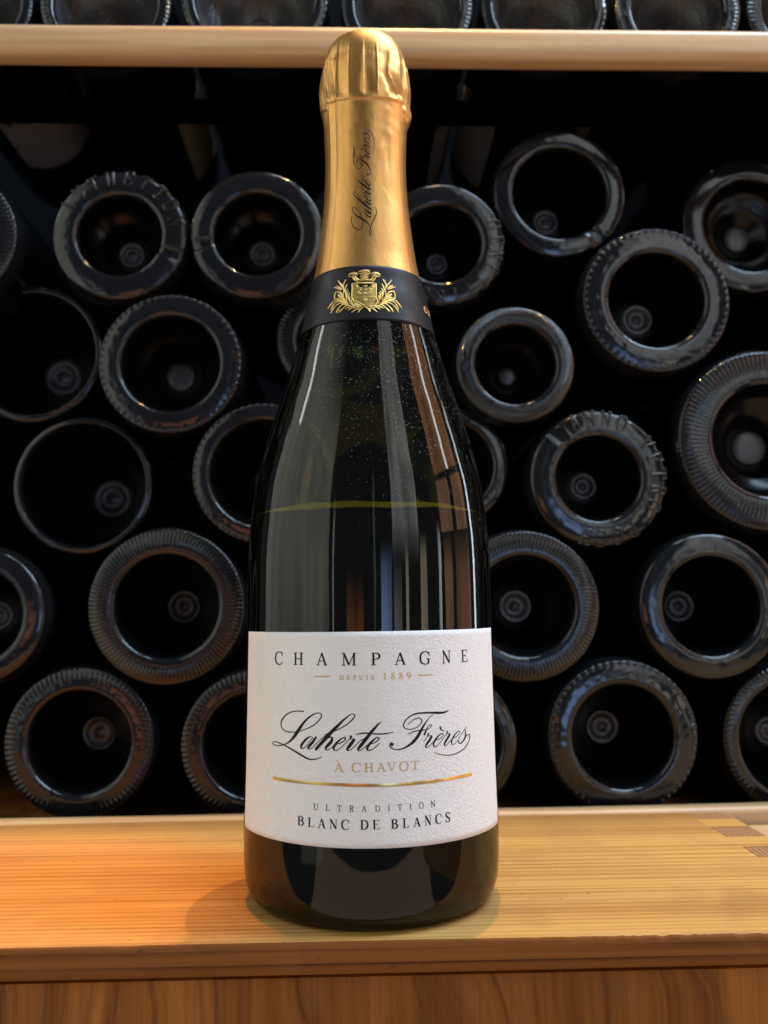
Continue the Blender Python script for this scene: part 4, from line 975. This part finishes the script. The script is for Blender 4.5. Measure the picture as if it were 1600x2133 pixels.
# ------------------------------------------------------------------ bottles lying in the rack
def bottle_foot(R, q, kind, letters_=None, notch=None, seed=0):
    """ring the bottle stands on, with its knurling or raised letters; axis +Y, foot facing -Y. lengths in metres"""
    ri = q * R
    w_ = R - ri
    prof = [(ri - 0.0006, 0.0032), (ri - 0.0001, 0.0014), (ri + 0.06 * w_, 0.0004), (ri + 0.16 * w_, 0.0), (ri + 0.30 * w_, 0.00015)]
    n_k = {'knurl': 84, 'bead': 60, 'rib': 110}.get(kind, 0)
    for t_ in np.linspace(0.36, 0.86, 12 if n_k else 6):
        prof.append((ri + t_ * w_, 0.0002 + 0.0016 * ((t_ - 0.3) / 0.6) ** 2))
    prof += [(R - 0.10 * w_ - 0.0004, 0.0025), (R - 0.0011, 0.0042), (R - 0.0004, 0.0064), (R - 0.00005, 0.0092), (R, 0.0125)]
    seg = max(128, n_k * 6) if n_k else 144
    rows = []
    for r, y in prof:
        row = []
        t_ = (r - ri) / w_
        for i in range(seg):
            a = 2 * math.pi * i / seg
            dy = 0.0
            if n_k:
                if kind == 'knurl':
                    dy = 0.00055 * (0.5 + 0.5 * math.cos(n_k * a + 1.2 * t_)) * bumpf(t_, 0.72, 0.17)
                elif kind == 'bead':
                    dy = 0.0009 * max(0.0, math.cos(n_k * a)) ** 1.5 * bumpf(t_, 0.82, 0.07)
                else:
                    dy = 0.00045 * (0.5 + 0.5 * math.cos(n_k * a + 5 * t_)) * bumpf(t_, 0.62, 0.26)
            if notch is not None:
                da = (math.degrees(a) - notch + 180) % 360 - 180
                dy -= 0.0013 * (sstep(-6.5, -5.2, da) - sstep(5.2, 6.5, da)) * (1 - sstep(0.9, 1.1, t_))
                dy += 0.0003 * (bumpf(da, -7.2, 1.0) + bumpf(da, 7.2, 1.0)) * (1 - sstep(0.8, 1.0, t_))
            dy += 0.00010 * mnoise.noise(Vector((math.cos(a) * 9, math.sin(a) * 9, seed + r * 400)))
            row.append((r * math.cos(a), y - dy, r * math.sin(a)))
        rows.append(row)
    bm = grid(rows)[0]
    return bm


def punt_bm(R, q, depth, k=1.0):
    ri = q * R - 0.0005
    prof = [(ri, 0.0030), (ri - 0.0006, 0.0046), (ri * 0.93, 0.0085), (ri * 0.83, 0.0125 + 0.08 * depth), (ri * 0.68, 0.55 * depth), (ri * 0.5, 0.76 * depth), (ri * 0.34, 0.91 * depth), (0.0072 * k, depth * 0.965)]
    rows = [[(r * math.cos(2 * math.pi * i / 96), y, r * math.sin(2 * math.pi * i / 96)) for i in range(96)] for r, y in prof]
    bm = grid(rows)[0]
    bmesh.ops.reverse_faces(bm, faces=bm.faces[:])
    return bm


def pontil_bm(depth, style, k=1.0):
    d = depth * 0.965
    if style == 'ring':
        prof = [(0.0073, d), (0.0070, d - 0.0007), (0.0060, d - 0.0011), (0.0048, d - 0.0007), (0.0040, d + 0.0009), (0.0028, d + 0.0012), (0.0016, d + 0.0005), (0.0008, d - 0.0002), (0.0001, d - 0.0003)]
    else:
        prof = [(0.0073, d), (0.0071, d - 0.0008), (0.0064, d - 0.0013), (0.0045, d - 0.0017), (0.002, d - 0.0018), (0.0001, d - 0.0018)]
    rows = [[(k * r * math.cos(2 * math.pi * i / 40), y, k * r * math.sin(2 * math.pi * i / 40)) for i in range(40)] for r, y in prof]
    return grid(rows)[0]


def side_bm(R, L):
    prof = [(R, 0.0125), (R, 0.10), (R, 0.165 * L / 0.3), (R * 0.97, 0.178 * L / 0.3), (R * 0.84, 0.195 * L / 0.3), (R * 0.62, 0.214 * L / 0.3), (0.0165, 0.238 * L / 0.3), (0.0148, 0.26 * L / 0.3), (0.0150, L), (0.0001, L)]
    rows = [[(r * math.cos(2 * math.pi * i / 96), y, r * math.sin(2 * math.pi * i / 96)) for i in range(96)] for r, y in prof]
    return grid(rows)[0]


def side_label_bm(R, a0, a1, y0, y1):
    """wrapped paper on the lying body; angles in degrees from straight down, positive to the right"""
    rows = []
    for j in range(9):
        y = y0 + (y1 - y0) * j / 8
        rows.append([((R + 0.0002) * math.sin(rad(a0 + (a1 - a0) * i / 32)), y, -(R + 0.0002) * math.cos(rad(a0 + (a1 - a0) * i / 32))) for i in range(33)])
    bm = grid(rows, close=False)[0]
    bmesh.ops.solidify(bm, geom=bm.faces[:], thickness=0.00015)
    return bm


def ring_letters(R, q, text, start, step, size=0.30):
    """raised letters round the foot, tops outward, clockwise from `start` degrees (0 = right, 90 = up)"""
    bm = bmesh.new()
    ri = q * R
    w_ = R - ri
    hgt = 0.56 * w_

    def fn_at(a0):
        def fn(s, z, h):
            r = ri + 0.34 * w_ + z / 1e3
            a = rad(a0) - s / 1e3 / (ri + 0.6 * w_)
            tt = (r - ri) / w_
            y = 0.0002 + 0.0016 * max(0.0, (tt - 0.3) / 0.6) ** 2
            return Vector((r * math.cos(a), y - h / 1e3, r * math.sin(a)))
        return fn
    for k, ch in enumerate(text):
        if ch == ' ':
            continue
        wd = hgt * 1e3 * (0.25 if ch == 'I' else 0.62)
        letters(bm, [(ch, -wd / 2, wd / 2, 0.0, hgt * 1e3)], fn_at(start - k * step), thick=.16, thin=.13, ridge=0.7, h0=0.03)
    return bm


def along_ray(x, z, R, Y0, Y):
    k = (Y - CAM.y) / (Y0 - CAM.y)
    return CAM.x + (x - CAM.x) * k, CAM.z + (z - CAM.z) * k, R * k


GROUP_LOW = 'bottles lying in the rack, feet towards us'
GROUP_TOP = 'bottles in the top row above the beech bar'
# (RACK index): kind of foot, pontil, depth behind the front plane, notch angle, letters, label
SPEC = {
    0: ('knurl', 'ring', 0, None, None, 'bottle foot cut off by the left edge, highest on that side, its knurled rim showing'),
    1: ('plain', 'ring', 0, -20, ('AUTHETTON', 150, 17), 'bottle foot with raised letters at upper left, pad notch at its lower right'),
    2: ('plain', 'ring', 0, 191, None, 'bottle foot just left of the gold capsule, its notch on the left'),
    3: ('plain', 'ring', 0, None, ('GENEITISS', 20, 16), 'bottle foot just right of the gold capsule with bold raised letters'),
    4: ('plain', 'ring', 0.024, -52, None, 'smooth bottle foot highest on the right side, notched at its lower right'),
    5: ('bead', 'ring', 0, None, None, 'bottle foot ringed with shining beads at upper right'),
    6: ('plain', 'knob', 0.052, None, None, 'bottle foot at the right edge, tucked behind the beaded one'),
    7: ('thin', 'ring', 0.026, None, None, 'thin-rimmed bottle foot cut by the left edge, upper of the two thin-rimmed ones'),
    8: ('bead', 'knob', 0, None, None, 'beaded bottle foot with a pale knob in its hollow, left of the black collar'),
    9: ('knurl', 'ring', 0.02, None, None, 'bottle foot mostly hidden behind the black collar of the standing bottle'),
    10: ('rib', 'knob', 0, None, None, 'small ribbed bottle foot to the right of the standing bottle shoulder'),
    11: ('rib', 'knob', 0, None, None, 'largest bottle foot, cut off by the right edge, with a ribbed rim'),
    12: ('plain', 'ring', 0, 132, ('ANNO VETRO POCH', 112, 15.5), 'bottle foot with raised letters VETRO, notch at its upper left'),
    13: ('thin', 'ring', 0.010, None, None, 'thin-rimmed bottle foot with a wide dark hollow, lower of the two thin-rimmed ones'),
    14: ('bead', 'knob', 0, None, None, 'beaded bottle foot half hidden by the left side of the standing bottle at wine level'),
    15: ('plain', 'ring', 0.01, None, None, 'bottle foot peeping out right of the standing bottle at wine level'),
    16: ('plain', 'ring', 0, None, None, 'bottle foot cut off by the left edge, just above the lowest row'),
    17: ('rib', 'ring', 0, None, None, 'large ribbed bottle foot left of the top of the white label'),
    18: ('rib', 'ring', 0, None, None, 'bottle foot with slanting ribs touching the right side of the white label top'),
    19: ('plain', 'ring', 0, None, None, 'smooth bottle foot at the right, one row above the lowest, its dot far left'),
    20: ('knurl', 'ring', 0.002, None, None, 'whole bottle foot resting on the beech bar at lower left'),
    21: ('knurl', 'ring', 0, None, None, 'lowest-row bottle foot half hidden by the left edge of the white label'),
    22: ('plain', 'ring', 0, None, None, 'lowest-row bottle foot nearly all hidden behind the right side of the white label'),
    23: ('bead', 'ring', 0, None, None, 'whole beaded bottle foot in the lowest row, right of the white label'),
    24: ('knurl', 'ring', 0.012, None, None, 'lowest-row bottle foot cut off by the right edge above the finger joints'),
}
Y0 = 0.135


def lying_bottle(x, z, R, q, Y, spec, group, L=0.30, hollow='punt', depth=0.032, dot=1.0):
    kind, pont, _, notch, lets, lab = spec
    e = empty('wine_bottle', lab, 'wine bottle', (x, Y, z), group)
    link('body', side_bm(R, L), M['bottle'], e)
    foot = link('foot_ring', bottle_foot(R, q, kind, notch=notch, seed=x * 100), M['foot'], e)
    link('punt', punt_bm(R, q, depth, dot), M[hollow], e)
    link('pontil', pontil_bm(depth, pont, dot), M['pontil'], e)
    if lets:
        link('raised_letters', ring_letters(R, q, *lets), M['foot'], foot)
    e.rotation_euler = (0, 0, 0)
    return e


DEEP = {1: 30, 2: 30, 3: 32, 4: 42, 5: 37, 6: 24, 7: 55, 8: 32, 10: 30, 11: 28, 12: 35, 13: 62, 17: 52, 18: 32, 19: 52, 20: 40, 23: 43}
DOT = {1: 30, 2: 30, 3: 25, 4: 32, 5: 37, 6: 32, 7: 45, 8: 32, 10: 20, 11: 38, 12: 31, 13: 46, 17: 41, 18: 38, 19: 39, 20: 44, 23: 40}
for i, (x, z, R, q) in enumerate(RACK):
    sp = SPEC[i]
    if i == 3: R -= 0.0012
    if i == 4: R -= 0.0008
    if i in (13, 17): R -= 0.0006
    if i in (20, 21, 22, 23):
        z -= 0.0012; R += 0.0002
    R *= 1.012
    x, z, R = along_ray(x, z, R, Y0, Y0 + sp[2])
    lying_bottle(x, z, R, q, Y0 + sp[2], sp, GROUP_LOW, depth=DEEP.get(i, 34) / 1e3, dot=DOT.get(i, 32) / 29.0)

TSPEC = [('knurl', 'ring', 0, None, None, 'top-row bottle foot cut off by the left edge above the beech bar'),
         ('knurl', 'ring', 0, None, None, 'top-row bottle foot with a stippled hollow, first one in from the left edge'),
         ('bead', 'ring', 0, None, None, 'widest top-row bottle foot, just left of the gold cap'),
         ('knurl', 'ring', 0, None, None, 'top-row bottle foot straight above the gold cap'),
         ('bead', 'ring', 0, None, None, 'top-row bottle foot next to the right of the one above the gold cap'),
         ('knurl', 'ring', 0, None, None, 'top-row bottle foot with a bright knurled rim at upper right'),
         ('knurl', 'ring', 0, None, None, 'top-row bottle foot cut off by the right edge above the beech bar')]
TL = {0: (-10, 70, 0.06, 0.115, 'paper_grey'), 1: (42, 95, 0.075, 0.15, 'paper_cream'), 3: (35, 85, 0.075, 0.16, 'paper_grey'), 4: (-85, -28, 0.07, 0.15, 'paper_grey'), 5: (-75, -50, 0.075, 0.14, 'paper_cream')}
for i, (x, z, R, q) in enumerate(TOPROW):
    z = max(z, 0.3840 + R)
    e = lying_bottle(x, z, R, q, 0.13, TSPEC[i], GROUP_TOP, hollow='stippled')
    if i in TL:
        a0, a1, y0, y1, mt = TL[i]
        link('label', side_label_bm(R, a0, a1, y0, y1), M[mt], e)
